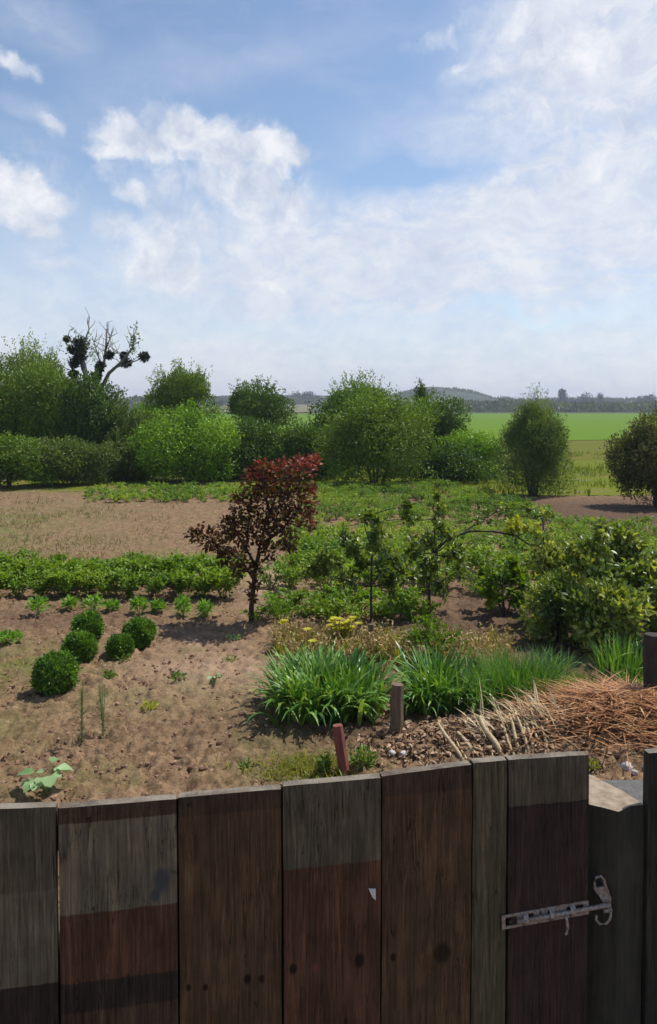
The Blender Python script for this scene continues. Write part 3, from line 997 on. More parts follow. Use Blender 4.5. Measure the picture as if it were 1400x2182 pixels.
def patch(name, label, mat, poly, spacing, n, r, h, leaf, cat='plants', jitter=.1, var=5):
    pts = [ground(*p) for p in poly]
    P2 = [(p.x, p.y) for p in pts]
    mb = MB()
    srcs = [potato_mesh(n, r, h, leaf) for _ in range(var)]
    cat_ = [(np.concatenate(s_.V), np.concatenate(s_.T), np.concatenate(s_.R)) for s_ in srcs]
    y = min(p[1] for p in P2)
    while y < max(p[1] for p in P2):
        x = min(p[0] for p in P2)
        while x < max(p[0] for p in P2):
            inside = False
            for i in range(len(P2)):
                (x1, y1), (x2, y2) = P2[i], P2[i - 1]
                if (y1 > y) != (y2 > y) and x < (x2 - x1) * (y - y1) / (y2 - y1) + x1:
                    inside = not inside
            if inside and rng.random() > .09:
                V, T, Rr = cat_[rng.integers(var)]
                a = rng.uniform(0, 6.28); s_ = rng.uniform(.62, 1.2) * (.72 + .28 * float(smooth(17, 12, y))) * (1 + .9 * float(fbm(np.array(x * .7), np.array(y * .7), 2, 13)))
                xx_, yy_ = x + rng.normal() * jitter, y + rng.normal() * jitter
                rot = np.array([[math.cos(a), math.sin(a), 0], [-math.sin(a), math.cos(a), 0], [0, 0, 1]])
                mb.add(V @ rot * s_ + [xx_, yy_, float(gz(xx_, yy_))], T, np.clip(Rr * .55 + rng.random() * .25 + 1.3 * float(fbm(np.array(x * .5), np.array(y * .9), 3, 14)) + .12, 0, 1))
            x += spacing
        y += spacing * 1.15
    return mb.build(name, M[mat], label=label, cat=cat, kind='stuff')


HSCALE = True
patch('potato_patch', 'wide patch of leafy green potato plants right of the red tree', 'potato_far',
      [(572, 1262), (676, 1045), (960, 1036), (1060, 1062), (1180, 1110), (1500, 1150), (1560, 1262), (1000, 1262)], .36, 240, .33, .42, .066)
patch('green_manure_strip', 'far strip of bright green low plants along the hedge at the left', 'potato_far',
      [(190, 1070), (200, 1040), (520, 1036), (520, 1070)], .40, 90, .30, .26, .11)
patch('strawberry_bed', 'low bed of green strawberry plants behind the withered flowers', 'potato',
      [(560, 1330), (545, 1288), (760, 1280), (930, 1296), (905, 1332)], .24, 150, .20, .24, .06, var=4)

# ---- box balls
for px, py, r, label in [(118, 1425, 53, 'largest clipped box ball, nearest in the double row'),
                         (170, 1372, 39, 'bright clipped box ball just behind the largest one'),
                         (188, 1328, 36, 'dark box ball at the far end of the left row'),
                         (256, 1372, 30, 'smallest box ball, in the right row beside a red soil hollow'),
                         (297, 1342, 37, 'round box ball farthest right by the tree shadow')]:
    g = gp(px, py + r * .95)
    Yd = g.y
    rr = r / F * Yd * .84
    e = empty('box_ball', g, label=label, cat='box shrub', group='clipped box balls on the bare soil')
    mb = MB()
    n = 5200
    d = rdir(n)
    rad = rr * (.88 + .12 * rng.random(n) + .14 * (rng.random(n) < .05)) * (1 + .42 * fbm(d[:, 0] * 2.5 + px, d[:, 1] * 2.5 + d[:, 2] * 2, 2, 6))
    P = d * rad[:, None] * [1, 1, .95] + [0, 0, rr * .92]
    ok = P[:, 2] > .01
    s_ = .030 * rng.uniform(.6, 1.2, n)
    mb.leaves(P[ok], nrm(d + rng.normal(size=(n, 3)) * .5 + [0, 0, .3])[ok], nrm(d + rng.normal(size=(n, 3)) * .6)[ok], s_[ok], (s_ * .6)[ok],
              np.clip(rng.random(n) * .6 + .4 * (vnoise(d[:, 0] * 4 + 9, d[:, 2] * 4 + 9) > .5), 0, 1)[ok])
    mb.lump((0, 0, rr * .92), rr * .84, .06, 14, 9, 0.1)
    mb.build('foliage', M['box'], e)
    st = MB(); st.tube([(0, 0, -.05), (.01, 0, rr * .5)], [.018, .012], 6)
    st.build('stem', M['bark_dark'], e)


# ---- small leafy plants
def rosette(name, label, cat, px, py, rpx, mat, k=8, hpx=None, wide=.62, group=None, up=.5, parts=True):
    g = gp(px, py)
    r = rpx / F * g.y
    h = (hpx or rpx * .8) / F * g.y
    e = empty(name, g, rng.uniform(0, 6.28), label=label, cat=cat, group=group)
    for i in range(k):
        a = i * 2.4 + rng.uniform(-.3, .3)
        L = r * rng.uniform(.55, .95)
        tilt = up * rng.uniform(.4, 1.6)
        c = np.array([math.cos(a), math.sin(a), 0])
        mb = MB()
        st = [np.zeros(3), c * L * .25 + [0, 0, h * .45], c * L * .5 + [0, 0, h * rng.uniform(.5, 1)]]
        mb.tube(st, [.004, .003, .002], 4, .4, cap=False)
        # leaf blade: fan of 8 points, cupped
        s = np.array([-c[1], c[0], 0])
        base = st[-1]
        Lb, Wb = L * .75, L * .75 * wide
        out = []
        for (u_, v_) in [(0, 0), (.18, .36), (.5, .5), (.8, .32), (1, 0), (.8, -.32), (.5, -.5), (.18, -.36)]:
            z_ = tilt * .3 * Lb * u_ - .35 * Lb * u_ * u_ + abs(v_) * .25 * Wb + rng.normal() * .04 * Lb
            out.append(base + c * u_ * Lb + s * v_ * Wb + [0, 0, z_])
        out.append(base + c * .5 * Lb + [0, 0, tilt * .15 * Lb - .08 * Lb])
        T = [[8, j, (j + 1) % 8] for j in range(8)]
        mb.add(out, T, rng.random())
        mb.build('leaf', M[mat], e)
    return e


def tuft(name, label, cat, px, py, rpx, hpx, mat, n=160, leaf=.06, group=None, aspect=.5):
    g = gp(px, py)
    r = rpx / F * g.y; h = hpx / F * g.y
    mb = MB()
    q = rng.random(n)
    d = rdir(n)
    P = d * [r * .8, r * .8, h * .35] * (rng.random(n) ** .5)[:, None] + [0, 0, h * .5]
    P[:, 2] = np.maximum(P[:, 2], .01)
    D = nrm(d * [1, 1, .5] + [0, 0, .7] + rng.normal(size=(n, 3)) * .35)
    s_ = leaf * rng.uniform(.6, 1.2, n)
    mb.leaves(P, D, nrm(rng.normal(size=(n, 3)) * .5 + [0, 0, 1]), s_, s_ * aspect, rng.random(n))
    for _ in range(6):
        a = rng.uniform(0, 6.28)
        mb.tube([(0, 0, -.02), (math.cos(a) * r * .3, math.sin(a) * r * .3, h * .5), (math.cos(a) * r * .5, math.sin(a) * r * .5, h * .9)], [.004, .003, .002], 4, .4, cap=False)
    o = mb.build(name, M[mat], label=label, cat=cat, group=group)
    o.location = g
    return o


GS = 'light green young plants in front of the potato row'
for px, py, r, h, lb in [(82, 1312, 27, 44, 'light green young plant farthest left in the line before the potato row'),
                         (150, 1300, 17, 28, 'small light green young plant, second from the left before the potato row'),
                         (198, 1312, 25, 48, 'tall light green young plant behind the left row of box balls'),
                         (240, 1304, 18, 28, 'faint olive young plant between two taller ones behind the box balls'),
                         (296, 1312, 21, 46, 'light green young plant straight behind the right box ball'),
                         (336, 1308, 15, 30, 'thin young plant halfway along the line before the potato row'),
                         (390, 1314, 19, 48, 'upright light green young plant in line right of the box balls'),
                         (436, 1318, 18, 40, 'last light green young plant of the line, nearest the red tree')]:
    tuft('young_plant', lb, 'plant', px, py, r, h, 'lettuce', 130, .07, GS)
tuft('low_plant', 'flat light green plant at the left edge before the box balls', 'plant', 20, 1370, 34, 26, 'lettuce', 170, .06)
tuft('weed', 'small green weed at the foot of the smallest box ball', 'weed', 262, 1410, 20, 18, 'weed', 90, .04)
tuft('weed', 'low dark weed on the soil right of the largest box ball', 'weed', 232, 1448, 18, 18, 'weed', 80, .04)
tuft('weed', 'small yellow green weed in the middle of the bare soil', 'weed', 320, 1515, 22, 20, 'yellow_leaf', 60, .04)
tuft('weed', 'faint grassy weed tuft on the soil left of the iris clump', 'weed', 378, 1452, 22, 18, 'weed', 60, .04)
tuft('weed', 'tiny grey green weed on the soil before the yellow grass', 'weed', 524, 1640, 20, 20, 'weed', 50, .035)
tuft('weed', 'small weed with pale leaves in the shadow by the red tree', 'weed', 500, 1365, 20, 14, 'pale_leaf', 40, .04)
tuft('weed', 'small flat weed near the withered flowers on the soil', 'weed', 492, 1412, 22, 12, 'weed', 60, .035)
tuft('weed', 'dark green weed growing close against the red brown stake', 'weed', 692, 1650, 14, 46, 'weed', 90, .04)
tuft('weed', 'green weed at the right side of the red brown stake', 'weed', 775, 1640, 34, 50, 'weed', 150, .045)
tuft('weed', 'low yellow green weed behind the corner of the gate', 'weed', 1255, 1640, 26, 22, 'yellowgrass', 200, .03)
rosette('broadleaf_seedling', 'pale broad leaved seedling just behind the left boards', 'seedling', 98, 1690, 52, 'pale_leaf', 12, 60, .95)
rosette('broadleaf_seedling', 'small pale cabbage like seedling alone on the soil left of the irises', 'seedling', 456, 1462, 24, 'pale_leaf', 7, 26, .8)


def feathery(label, px, base, top, wpx):
    g = gp(px, base)
    h = (base - top) / F * g.y; wd = wpx / F * g.y
    mb = MB()
    for _ in range(5):
        a = rng.uniform(0, 6.28); o = wd * .5 * rng.random()
        tp = np.array([math.cos(a) * o, math.sin(a) * o, h * rng.uniform(.8, 1)])
        mb.tube([(0, 0, -.02), tp * [.4, .4, .5], tp], [.004, .003, .0015], 4, .4, cap=False)
        k = 46
        t_ = rng.random(k)
        P = tp * t_[:, None]
        mb.leaves(P, nrm(rdir(k) + [0, 0, .8]), rdir(k), .045 * rng.uniform(.5, 1.2, k), .004, rng.random(k))
    o = mb.build('dill_plant', M['feather'], label=label, cat='plant', group='thin feathery plants on the soil')
    o.location = g


feathery('tall thin feathery plant right beside the largest box ball', 175, 1585, 1440, 26)
feathery('shorter thin feathery plant to the right of the tall feathery one', 220, 1570, 1450, 28)

# ---- red leaved tree
g = gp(535, 1328)
YT = g.y
e = empty('red_leaved_tree', g, label='young tree with dark red and purple leaves standing on the bare soil', cat='tree')


def TP(px, py, dy=0):
    p = at(px, py, YT + dy)
    return np.array([p.x - g.x, dy, p.z - g.z])


mb = MB()
mb.tube([TP(535, 1345), TP(536, 1290), TP(541, 1240), TP(545, 1205)], [.034, .030, .027, .025], 8)
brs = [[(545, 1205), (556, 1150), (575, 1090), (600, 1030), (640, 995)], [(545, 1205), (525, 1170), (530, 1110), (535, 1050)],
       [(541, 1235), (515, 1195), (470, 1165), (425, 1140)], [(556, 1160), (600, 1130), (640, 1080), (655, 1040)], [(528, 1175), (500, 1130), (500, 1080)],
       [(541, 1235), (552, 1190), (560, 1160)], [(575, 1090), (560, 1040), (560, 1000)]]
for i, b in enumerate(brs):
    dys = np.linspace(0, rng.uniform(-.3, .3), len(b))
    mb.tube([TP(x, y, d) for (x, y), d in zip(b, dys)], np.linspace(.02, .005, len(b)), 6)
mb.build('trunk', M['bark_dark'], e)
lob = [(590, 1020, 46), (640, 1005, 36), (668, 985, 17), (548, 1030, 38), (575, 1070, 52), (635, 1065, 44), (522, 1080, 32), (600, 1115, 46), (656, 1110, 20),
       (548, 1130, 36), (510, 1130, 32), (447, 1148, 24), (417, 1142, 12), (470, 1162, 22), (508, 1185, 30), (542, 1212, 16), (486, 1120, 20), (615, 1155, 22),
       (505, 1215, 14), (543, 1245, 9), (560, 1000, 22), (538, 1275, 7), (478, 1190, 14), (570, 1175, 20)]
mbs = {'maple': MB(), 'maple_red': MB(), 'maple_green': MB()}
for (x, y, r) in lob:
    rr = r / F * YT * .9
    cc = TP(x, y, rng.uniform(-.22, .22))
    n = int(300 * (r / 40) ** 1.6) + 30
    d = rdir(n)
    P = cc + d * (rr * rng.random(n) ** .45 * 1.05)[:, None]
    D = nrm(d + rng.normal(size=(n, 3)) * .6 + [0, 0, .1])
    s_ = .060 * rng.uniform(.6, 1.3, n)
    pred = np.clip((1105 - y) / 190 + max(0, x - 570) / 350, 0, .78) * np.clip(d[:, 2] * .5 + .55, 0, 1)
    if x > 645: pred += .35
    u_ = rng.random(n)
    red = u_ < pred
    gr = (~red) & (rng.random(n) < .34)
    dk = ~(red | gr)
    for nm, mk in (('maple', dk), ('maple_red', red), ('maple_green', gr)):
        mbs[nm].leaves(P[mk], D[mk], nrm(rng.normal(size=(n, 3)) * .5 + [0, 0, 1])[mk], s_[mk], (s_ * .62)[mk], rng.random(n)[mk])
for (px_, py_) in [(680, 975), (655, 978), (500, 1060), (604, 982), (402, 1136), (665, 1090), (672, 1040), (548, 990)]:
    a_ = TP(px_, py_); b_ = TP(px_ * .8 + 585 * .2, py_ * .8 + 1060 * .2)
    k = 40
    P = b_ + (a_ - b_) * rng.random(k)[:, None] + rng.normal(size=(k, 3)) * .025
    mbs['maple_red' if py_ < 1050 else 'maple'].leaves(P, nrm((a_ - b_) + rng.normal(size=(k, 3)) * .15), rdir(k), .055, .03, rng.random(k))
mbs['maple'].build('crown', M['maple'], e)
mbs['maple_red'].build('sunlit_red_leaves', M['maple_red'], e)  # red tips, crowded to top and right to paint in the sunlight
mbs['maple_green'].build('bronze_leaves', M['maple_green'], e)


# ---- sparse young fruit trees
def fruit_tree(label, px, base, trunk_pts, lobes, mat='apple', leaf=.06, dens=1.0, name='young_fruit_tree', trunk='bark_dark', r0=.018, cat='tree', spread=.3):
    g = gp(px, base)
    Yd = g.y
    e = empty(name, g, label=label, cat=cat, group=None)

    def Q(x, y, dy=0):
        p = at(x, y, Yd + dy)
        return np.array([p.x - g.x, dy, p.z - g.z])
    mb = MB()
    tp = [Q(*p) for p in trunk_pts]
    mb.tube([tp[0] - [0, 0, .08]] + tp, np.linspace(r0, r0 * .45, len(tp) + 1), 6)
    lv = MB()
    for (x, y, r) in lobes:
        rr = r / F * Yd
        cc = Q(x, y, rng.uniform(-spread, spread))
        # branch from the nearest lower trunk point
        cand = [t_ for t_ in tp if t_[2] < cc[2] + .05] or [tp[0]]
        s0 = min(cand, key=lambda t_: np.linalg.norm(t_ - cc))
        md = (s0 + cc) / 2 + rng.normal(size=3) * .03
        mb.tube([s0, md, cc], [r0 * .4, r0 * .3, r0 * .15], 5, cap=False)
        m = max(3, int(r / 6))
        for _ in range(m):
            dd = nrm((rdir(1)[0] + [0, 0, .5])[None])[0]
            end = cc + dd * rr * rng.uniform(.7, 1.15)
            mb.tube([cc, (cc + end) / 2 + rng.normal(size=3) * .015, end], [.004, .003, .0015], 3, cap=False)
            k = int(44 * dens * max(.6, r / 30))
            t_ = rng.uniform(.15, 1.05, k)
            P = cc + (end - cc) * t_[:, None] + rng.normal(size=(k, 3)) * rr * .16
            D = nrm(dd * .5 + rng.normal(size=(k, 3)) * .7 + [0, 0, .1])
            s_ = leaf * rng.uniform(.7, 1.5, k)
            lv.leaves(P, D, nrm(rng.normal(size=(k, 3)) * .55 + [0, 0, 1]), s_, s_ * .58, np.clip(rng.random(k) * .9, 0, 1))
    mb.build('trunk', M[trunk], e)
    lv.build('crown', M[mat], e)
    return e


fruit_tree('slim young apple tree with straight thin trunk right of the red tree', 790, 1342, [(790, 1342), (791, 1250), (793, 1170), (797, 1095)],
           [(700, 1195, 34), (735, 1160, 34), (690, 1225, 28), (760, 1210, 36), (800, 1160, 32), (806, 1120, 22), (840, 1200, 32), (862, 1105, 22), (863, 1080, 12), (830, 1240, 30),
            (775, 1110, 18), (740, 1240, 22), (660, 1215, 18), (815, 1215, 30), (860, 1230, 30), (755, 1180, 24)], dens=1.25)
fruit_tree('young apple tree whose thicker trunk stands in the strawberry bed', 915, 1312, [(915, 1312), (914, 1240), (922, 1180), (930, 1100)],
           [(880, 1190, 34), (925, 1215, 34), (965, 1185, 30), (940, 1130, 24), (930, 1095, 20), (900, 1240, 28), (870, 1225, 26), (980, 1215, 22), (945, 1255, 24), (905, 1160, 28),
            (930, 1060, 12), (880, 1110, 16), (960, 1150, 16)], dens=1.15, r0=.026)
fruit_tree('bare bent branch tree arching to the right with yellow leaves at its tip', 930, 1262, [(930, 1262), (930, 1172), (955, 1148), (1000, 1132), (1050, 1132), (1100, 1142), (1135, 1165)],
           [(1105, 1128, 26), (1130, 1130, 20), (1085, 1125, 16)], 'yellow_leaf', .06, 1.2, name='bent_fruit_tree', r0=.026, spread=.1)
fruit_tree('thin upper branch sapling reaching right behind the bent branch', 950, 1250, [(950, 1250), (955, 1160), (1000, 1125), (1055, 1092)],
           [(1060, 1085, 16), (1040, 1100, 14), (1120, 1085, 14), (1085, 1090, 14), (1020, 1112, 10)], 'apple', .055, .8, name='thin_sapling', r0=.014, spread=.1)
fruit_tree('slender sapling with grey green leaves right of the bent branch tip', 1160, 1330, [(1160, 1330), (1160, 1240), (1158, 1150), (1157, 1095)],
           [(1158, 1100, 20), (1150, 1140, 24), (1175, 1165, 24), (1145, 1190, 26), (1170, 1215, 26)], 'apple', .06, 1.0, name='slender_sapling')
fruit_tree('young fruit tree at the right with pale shiny leaves above the dark shrub', 1295, 1375, [(1295, 1375), (1293, 1270), (1290, 1180), (1298, 1130)],
           [(1290, 1140, 26), (1320, 1150, 24), (1265, 1175, 28), (1310, 1195, 34), (1350, 1175, 30), (1250, 1215, 30), (1290, 1240, 36), (1340, 1230, 34), (1380, 1200, 34), (1220, 1190, 24),
            (1400, 1250, 34), (1375, 1280, 30), (1330, 1290, 30)], 'currant', .075, 1.35)
fruit_tree('tall leafy young plant with upright large leaves left of the dark shrub', 1075, 1312, [(1075, 1312), (1070, 1250), (1075, 1200)],
           [(1050, 1275, 26), (1075, 1250, 28), (1050, 1240, 22), (1095, 1280, 26), (1040, 1225, 16), (1105, 1235, 22), (1085, 1205, 18), (1120, 1255, 22)], 'potato', .085, 1.3, name='leafy_young_plant', cat='plant')


def shrub(name, label, px0, px1, top, base, mat, n, leaf, **kw):
    cx = (px0 + px1) / 2
    g = gp(cx, base)
    ht = at(cx, top, g.y).z - g.z
    wd = (px1 - px0) / F * g.y
    e = empty(name, g, label=label, cat='shrub')
    crown_mesh(wd, wd * .8, ht, n, leaf, **kw).build('crown', M[mat], e)
    stems_mesh(ht, wd, 9, .012, .8).build('stems', M['bark_dark'], e)
    return e


shrub('currant_shrub', 'dense dark green currant shrub casting deep shade on the darkened soil', 1112, 1262, 1232, 1372, 'apple', 4200, .055, lumps=30, shoots=24, zmin=.0)
shrub('currant_shrub', 'large pale leaved shrub at the right between the dark shrub and the post', 1225, 1372, 1248, 1398, 'currant', 2600, .075, lumps=26, shoots=26, zmin=.02)
shrub('currant_shrub', 'leafy shrub at the right edge above the thick post', 1340, 1470, 1215, 1378, 'currant', 2600, .075, lumps=24, shoots=20, zmin=.02)
shrub('currant_shrub', 'light green shrub behind the dark shrub, with pale shiny leaves', 1130, 1260, 1160, 1330, 'currant', 2400, .07, lumps=24, shoots=26, zmin=.05)
shrub('leafy_weed_bush', 'small bright green bush among the withered flowers behind the irises', 860, 990, 1326, 1405, 'potato', 1100, .05, lumps=16, shoots=10, zmin=.02)
tuft('weed', 'green leafy weed at the foot of the red tree on the right', 'weed', 600, 1325, 44, 46, 'potato', 420, .05)

# ---- withered flowers and yellow blossoms
mb = MB()
for (x0, x1, y0, y1, n) in [(585, 830, 1352, 1398, 900), (960, 1085, 1352, 1412, 420), (830, 960, 1380, 1410, 160)]:
    for _ in range(n // 3):
        p = ground(rng.uniform(x0, x1), rng.uniform(y0, y1) + 18)
        z = float(gz(p.x, p.y)); h = rng.uniform(.1, .30)
        b = np.array([p.x, p.y, z]); t_ = b + [rng.normal() * .04, rng.normal() * .04, h]
        mb.tube([b, t_], [.003, .002], 3, .3, cap=False)
        k = 9
        P = b + (t_ - b) * rng.uniform(.3, 1.05, k)[:, None] + rng.normal(size=(k, 3)) * .02
        mb.leaves(P, nrm(rdir(k) + [0, 0, -.2]), rdir(k), rng.uniform(.03, .07, k), .02, rng.random(k))
mb.build('withered_flowers', M['withered'], label='band of withered tan daffodil stalks behind the iris clumps', cat='dead plants', kind='stuff')
mb = MB()
for _ in range(330):
    x0, x1, y0, y1 = [(590, 830, 1356, 1398), (840, 1085, 1365, 1408)][rng.random() < .4]
    p = ground(rng.uniform(x0, x1), rng.uniform(y0, y1) + 14)
    k = 7
    P = np.array([p.x, p.y, float(gz(p.x, p.y))]) + rng.normal(size=(k, 3)) * .02
    P[:, 2] = float(gz(p.x, p.y)) + .01
    mb.blades(P, rng.uniform(0, 6.28, k), rng.uniform(.12, .30, k), .012, rng.uniform(0, .5, k), rng.uniform(.2, 1.4, k), rng.random(k), 3)
mb.build('yellowing_leaves', M['yellowgrass'], label='yellowing bulb leaves mixed among the withered stalks behind the irises', cat='dying leaves', kind='stuff')
for px, py, k, lb in [(727, 1362, 150, 'bright yellow flower clump among the withered stalks'), (655, 1393, 14, 'small pale yellow bloom at the left top of the iris clump'), (600, 1362, 8, 'tiny yellow bloom at the left end of the withered stalks')]:
    g = gp(px, py + 24)
    mb = MB(); st = MB()
    for i in range(max(2, k // 6)):
        c = np.array([rng.normal() * .07 * (1 if k > 20 else .4), rng.normal() * .06, .27 + rng.uniform(-.08, .08)])
        m = 6
        a = np.arange(m) * math.tau / m
        D = np.stack([np.cos(a), np.sin(a), .35 + 0 * a], 1)
        mb.leaves(np.tile(c, (m, 1)), D, np.tile([0, 0, 1.], (m, 1)), .055, .042, rng.random(m))
        st.tube([(c[0] * .5, c[1] * .5, -.02), c], [.004, .003], 4, .3, cap=False)
    e = empty('yellow_flower', g, label=lb, cat='flower', group=None)
    mb.build('petals', M['yellow'], e, kind='stuff')
    st.build('stem', M['weed'], e)


# ---- iris clumps
def strap_clump(name, label, cat, quad, n, L, Wd, mat, front=40, bend=(.3, 1.6), lean=(.02, .5)):
    P0 = [ground(*q) for q in quad]       # front-left, front-right, back-right, back-left
    cx = sum(p.x for p in P0) / 4; cy = sum(p.y for p in P0) / 4

    def pts(k, vmax=1.0):
        u_ = rng.random(k); v_ = rng.random(k) * vmax
        a_ = np.array([[p.x, p.y] for p in P0])
        q = (a_[0] * (1 - u_)[:, None] + a_[1] * u_[:, None]) * (1 - v_)[:, None] + (a_[3] * (1 - u_)[:, None] + a_[2] * u_[:, None]) * v_[:, None]
        # gather into fans
        return q + rng.normal(size=q.shape) * .02
    e = empty(name, (cx, cy, 0), label=label, cat=cat)
    fans = pts(max(8, n // 14))
    q = fans[rng.integers(0, len(fans), n)] + rng.normal(size=(n, 2)) * .035
    out = np.arctan2(q[:, 0] - cx, q[:, 1] - cy) + rng.normal(size=n) * 1.1
    edge_ = np.clip(np.hypot((q[:, 0] - cx) / max(abs(P0[1].x - P0[0].x) / 2, .01), (q[:, 1] - cy) / max(abs(P0[2].y - P0[1].y) / 2, .01)), 0, 1.2)
    mb = MB()
    P = np.stack([q[:, 0] - cx, q[:, 1] - cy, gz(q[:, 0], q[:, 1])], 1)
    mb.blades(P, out, L * rng.uniform(.6, 1.1, n), Wd * rng.uniform(.6, 1.2, n), rng.uniform(*lean, n) * (.3 + .8 * edge_), rng.uniform(*bend, n) * (.25 + .75 * edge_), rng.random(n), 5)
    mb.build('foliage', M[mat], e, kind='stuff')
    for i in range(front):
        q1 = pts(1, .35)
        m1 = MB()
        m1.blades(np.zeros((1, 3)), np.array([math.pi + rng.normal() * .9]), L * rng.uniform(.7, 1.1), Wd * rng.uniform(.9, 1.4), rng.uniform(.15, .6), rng.uniform(.8, 2.1), rng.uniform(.4, 1), 7)
        o = m1.build('leaf', M[mat], e)
        o.location = (q1[0][0] - cx, q1[0][1] - cy, float(gz(q1[0][0], q1[0][1])))
    return e


strap_clump('iris_clump', 'large iris clump with arching sword leaves left of the brown stake', 'iris', [(590, 1548), (808, 1552), (815, 1480), (620, 1470)], 760, .50, .034, 'iris', 110)
strap_clump('iris_clump', 'iris clump right behind the brown stake', 'iris', [(884, 1528), (1010, 1530), (1000, 1470), (870, 1470)], 420, .46, .028, 'iris', 50)
strap_clump('daylily_clump', 'fine leaved bluish green daylily clump right of the irises', 'daylily', [(1010, 1530), (1200, 1520), (1190, 1462), (1010, 1470)], 1300, .42, .010, 'daylily', 20, bend=(.3, 1.3))
strap_clump('iris_clump', 'upright bright iris clump beside the thick post at the right edge', 'iris', [(1275, 1480), (1375, 1490), (1375, 1440), (1275, 1440)], 260, .46, .020, 'iris', 20, bend=(.1, .8), lean=(0, .3))
strap_clump('grass_tuft', 'soft yellow green grass tuft between the daylilies and the straw heap', 'grass tuft', [(1190, 1520), (1310, 1505), (1300, 1478), (1200, 1485)], 1300, .22, .007, 'weed', 0)

# ---- straw heap, mulch, canes
mb = MB()
n = 2600
xx = rng.normal(HEAP.x + .1, .42, n); yy = rng.normal(HEAP.y + .2, .26, n)
k = (xx > HEAP2.x + .1)
xx, yy = xx[k], yy[k]; n = len(xx)
z = gz(xx, yy) + rng.uniform(0, .07, n)
mb.blades(np.stack([xx, yy, z], 1), rng.normal(-1.2, .8, n) + math.pi * (rng.random(n) < .45), rng.uniform(.12, .42, n), rng.uniform(.006, .014, n), rng.uniform(1.25, 1.6, n), rng.uniform(0, .35, n), rng.random(n), 3)
mb.build('straw_heap', M['straw'], label='heap of orange brown straw at the right behind the gate', cat='straw', kind='stuff')
mb = MB()
n = 2200
xx = rng.normal(HEAP2.x - .35, .55, n); yy = rng.normal(HEAP2.y - .02, .20, n)
k = xx > ground(740, 1620).x
xx, yy = xx[k], yy[k]; n = len(xx)
P = np.stack([xx, yy, gz(xx, yy) + rng.uniform(.0, .035, n)], 1)
mb.leaves(P, nrm(rdir(n) * [1, 1, .35]), nrm(rdir(n) + [0, 0, 1.6]), rng.uniform(.02, .07, n), rng.uniform(.012, .035, n), rng.random(n))
for i in range(0, n, 16):
    mb.lump(P[i], rng.uniform(.012, .03), .35, 5, 3, rng.random(), flat=.6)
M['mulch'] = leaf_mat('mulch', (.12, .065, .036), (.28, .17, .095), (.52, .38, .25), trans=.05, nscale=5, tcol=(1, .9, .8), spec=.15, rough=.9, gain=1)
mb.build('mulch', M['mulch'], label='brown mulch of chips and dead leaves in front of the iris clumps', cat='mulch', kind='stuff')

canes = [(992, 1622, 934, 1543, 9), (1004, 1632, 972, 1575, 5), (1030, 1618, 975, 1560, 10), (1072, 1606, 1022, 1526, 12), (1098, 1606, 1068, 1545, 7), (1110, 1602, 1085, 1520, 8),
         (1128, 1600, 1098, 1518, 7), (1140, 1600, 1122, 1540, 8), (1155, 1598, 1132, 1545, 6), (1168, 1596, 1150, 1548, 7), (1186, 1592, 1165, 1558, 6), (1050, 1615, 1044, 1556, 4), (1120, 1604, 1118, 1552, 5)]
for i, (x0, y0, x1, y1, wp) in enumerate(canes):
    a_ = gp(x0, y0 + 6)
    b_ = at(x1, y1, a_.y + .26)
    zb = max(b_.z, float(gz(b_.x, b_.y)) + .03)
    e_ = np.array([b_.x - a_.x, b_.y - a_.y, zb - a_.z])
    mb = MB()
    r = wp / 2 / F * a_.y
    mb.tube([-e_ * .08 + [0, 0, -.01], e_ * .3 + rng.normal(size=3) * .006, e_ * .7 + rng.normal(size=3) * .006, e_], [r, r, r * .9, r * .7], 6, rng.random())
    o = mb.build('dry_cane', M['cane'], label='pale dry cane slanting on the mulch behind the gate boards', cat='cane', group='pale dry canes laid on the compost')
    o.location = a_
names_ = ['fourth', 'fifth', 'sixth', 'seventh', 'eighth', 'ninth', 'tenth', 'eleventh', 'twelfth', 'thirteenth']
specials = {0: 'leftmost long pale cane on the mulch, leaning to the left', 2: 'second thick pale cane from the left, leaning to the left', 3: 'thickest pale cane, standing out in the middle of the bundle'}
for i, o in enumerate([o for o in COL.objects if o.name.startswith('dry_cane')]):
    if i in specials:
        o['label'] = specials[i]
    else:
        order = sorted(range(len(canes)), key=lambda q: canes[q][2])
        o['label'] = 'pale dry cane, %s from the left by its upper tip, on the compost' % (['first', 'second', 'third'] + names_)[order.index(i)]
mb = MB()
n = 110
x0, y0 = HEAP2.x + .2, HEAP2.y
xx = rng.normal(x0, .2, n); yy = rng.normal(y0 + .05, .1, n)
mb.blades(np.stack([xx, yy, gz(xx, yy) + .02], 1), rng.normal(-.8, .5, n), rng.uniform(.12, .34, n), rng.uniform(.006, .014, n), rng.uniform(.5, 1.3, n), .3, rng.random(n), 3)
mb.build('pale_straw', M['palestraw'], label='loose pale straw sticking up between the canes', cat='straw', kind='stuff')


# ---- stakes and stones
def stake(name, label, x0, y0, x1, y1, wpx, mat, cat='stake', sq=True):
    g = gp(x0, y0)
    t_ = at(x1, y1, g.y + .02)
    r = wpx / 2 / F * g.y
    v = np.array([t_.x - g.x, .02, t_.z - g.z])
    mb = MB()
    mb.tube([-v * .12, v * .3 + rng.normal(size=3) * r * .1, v * .7, v + [r * .1, 0, 0]], [r * 1.05, r, r * 1.02, r * .92], 7 if sq else 10, .5)
    for T_ in mb.S: T_[:] = False
    o = mb.build(name, M[mat], label=label, cat=cat)
    o.location = g
    return o


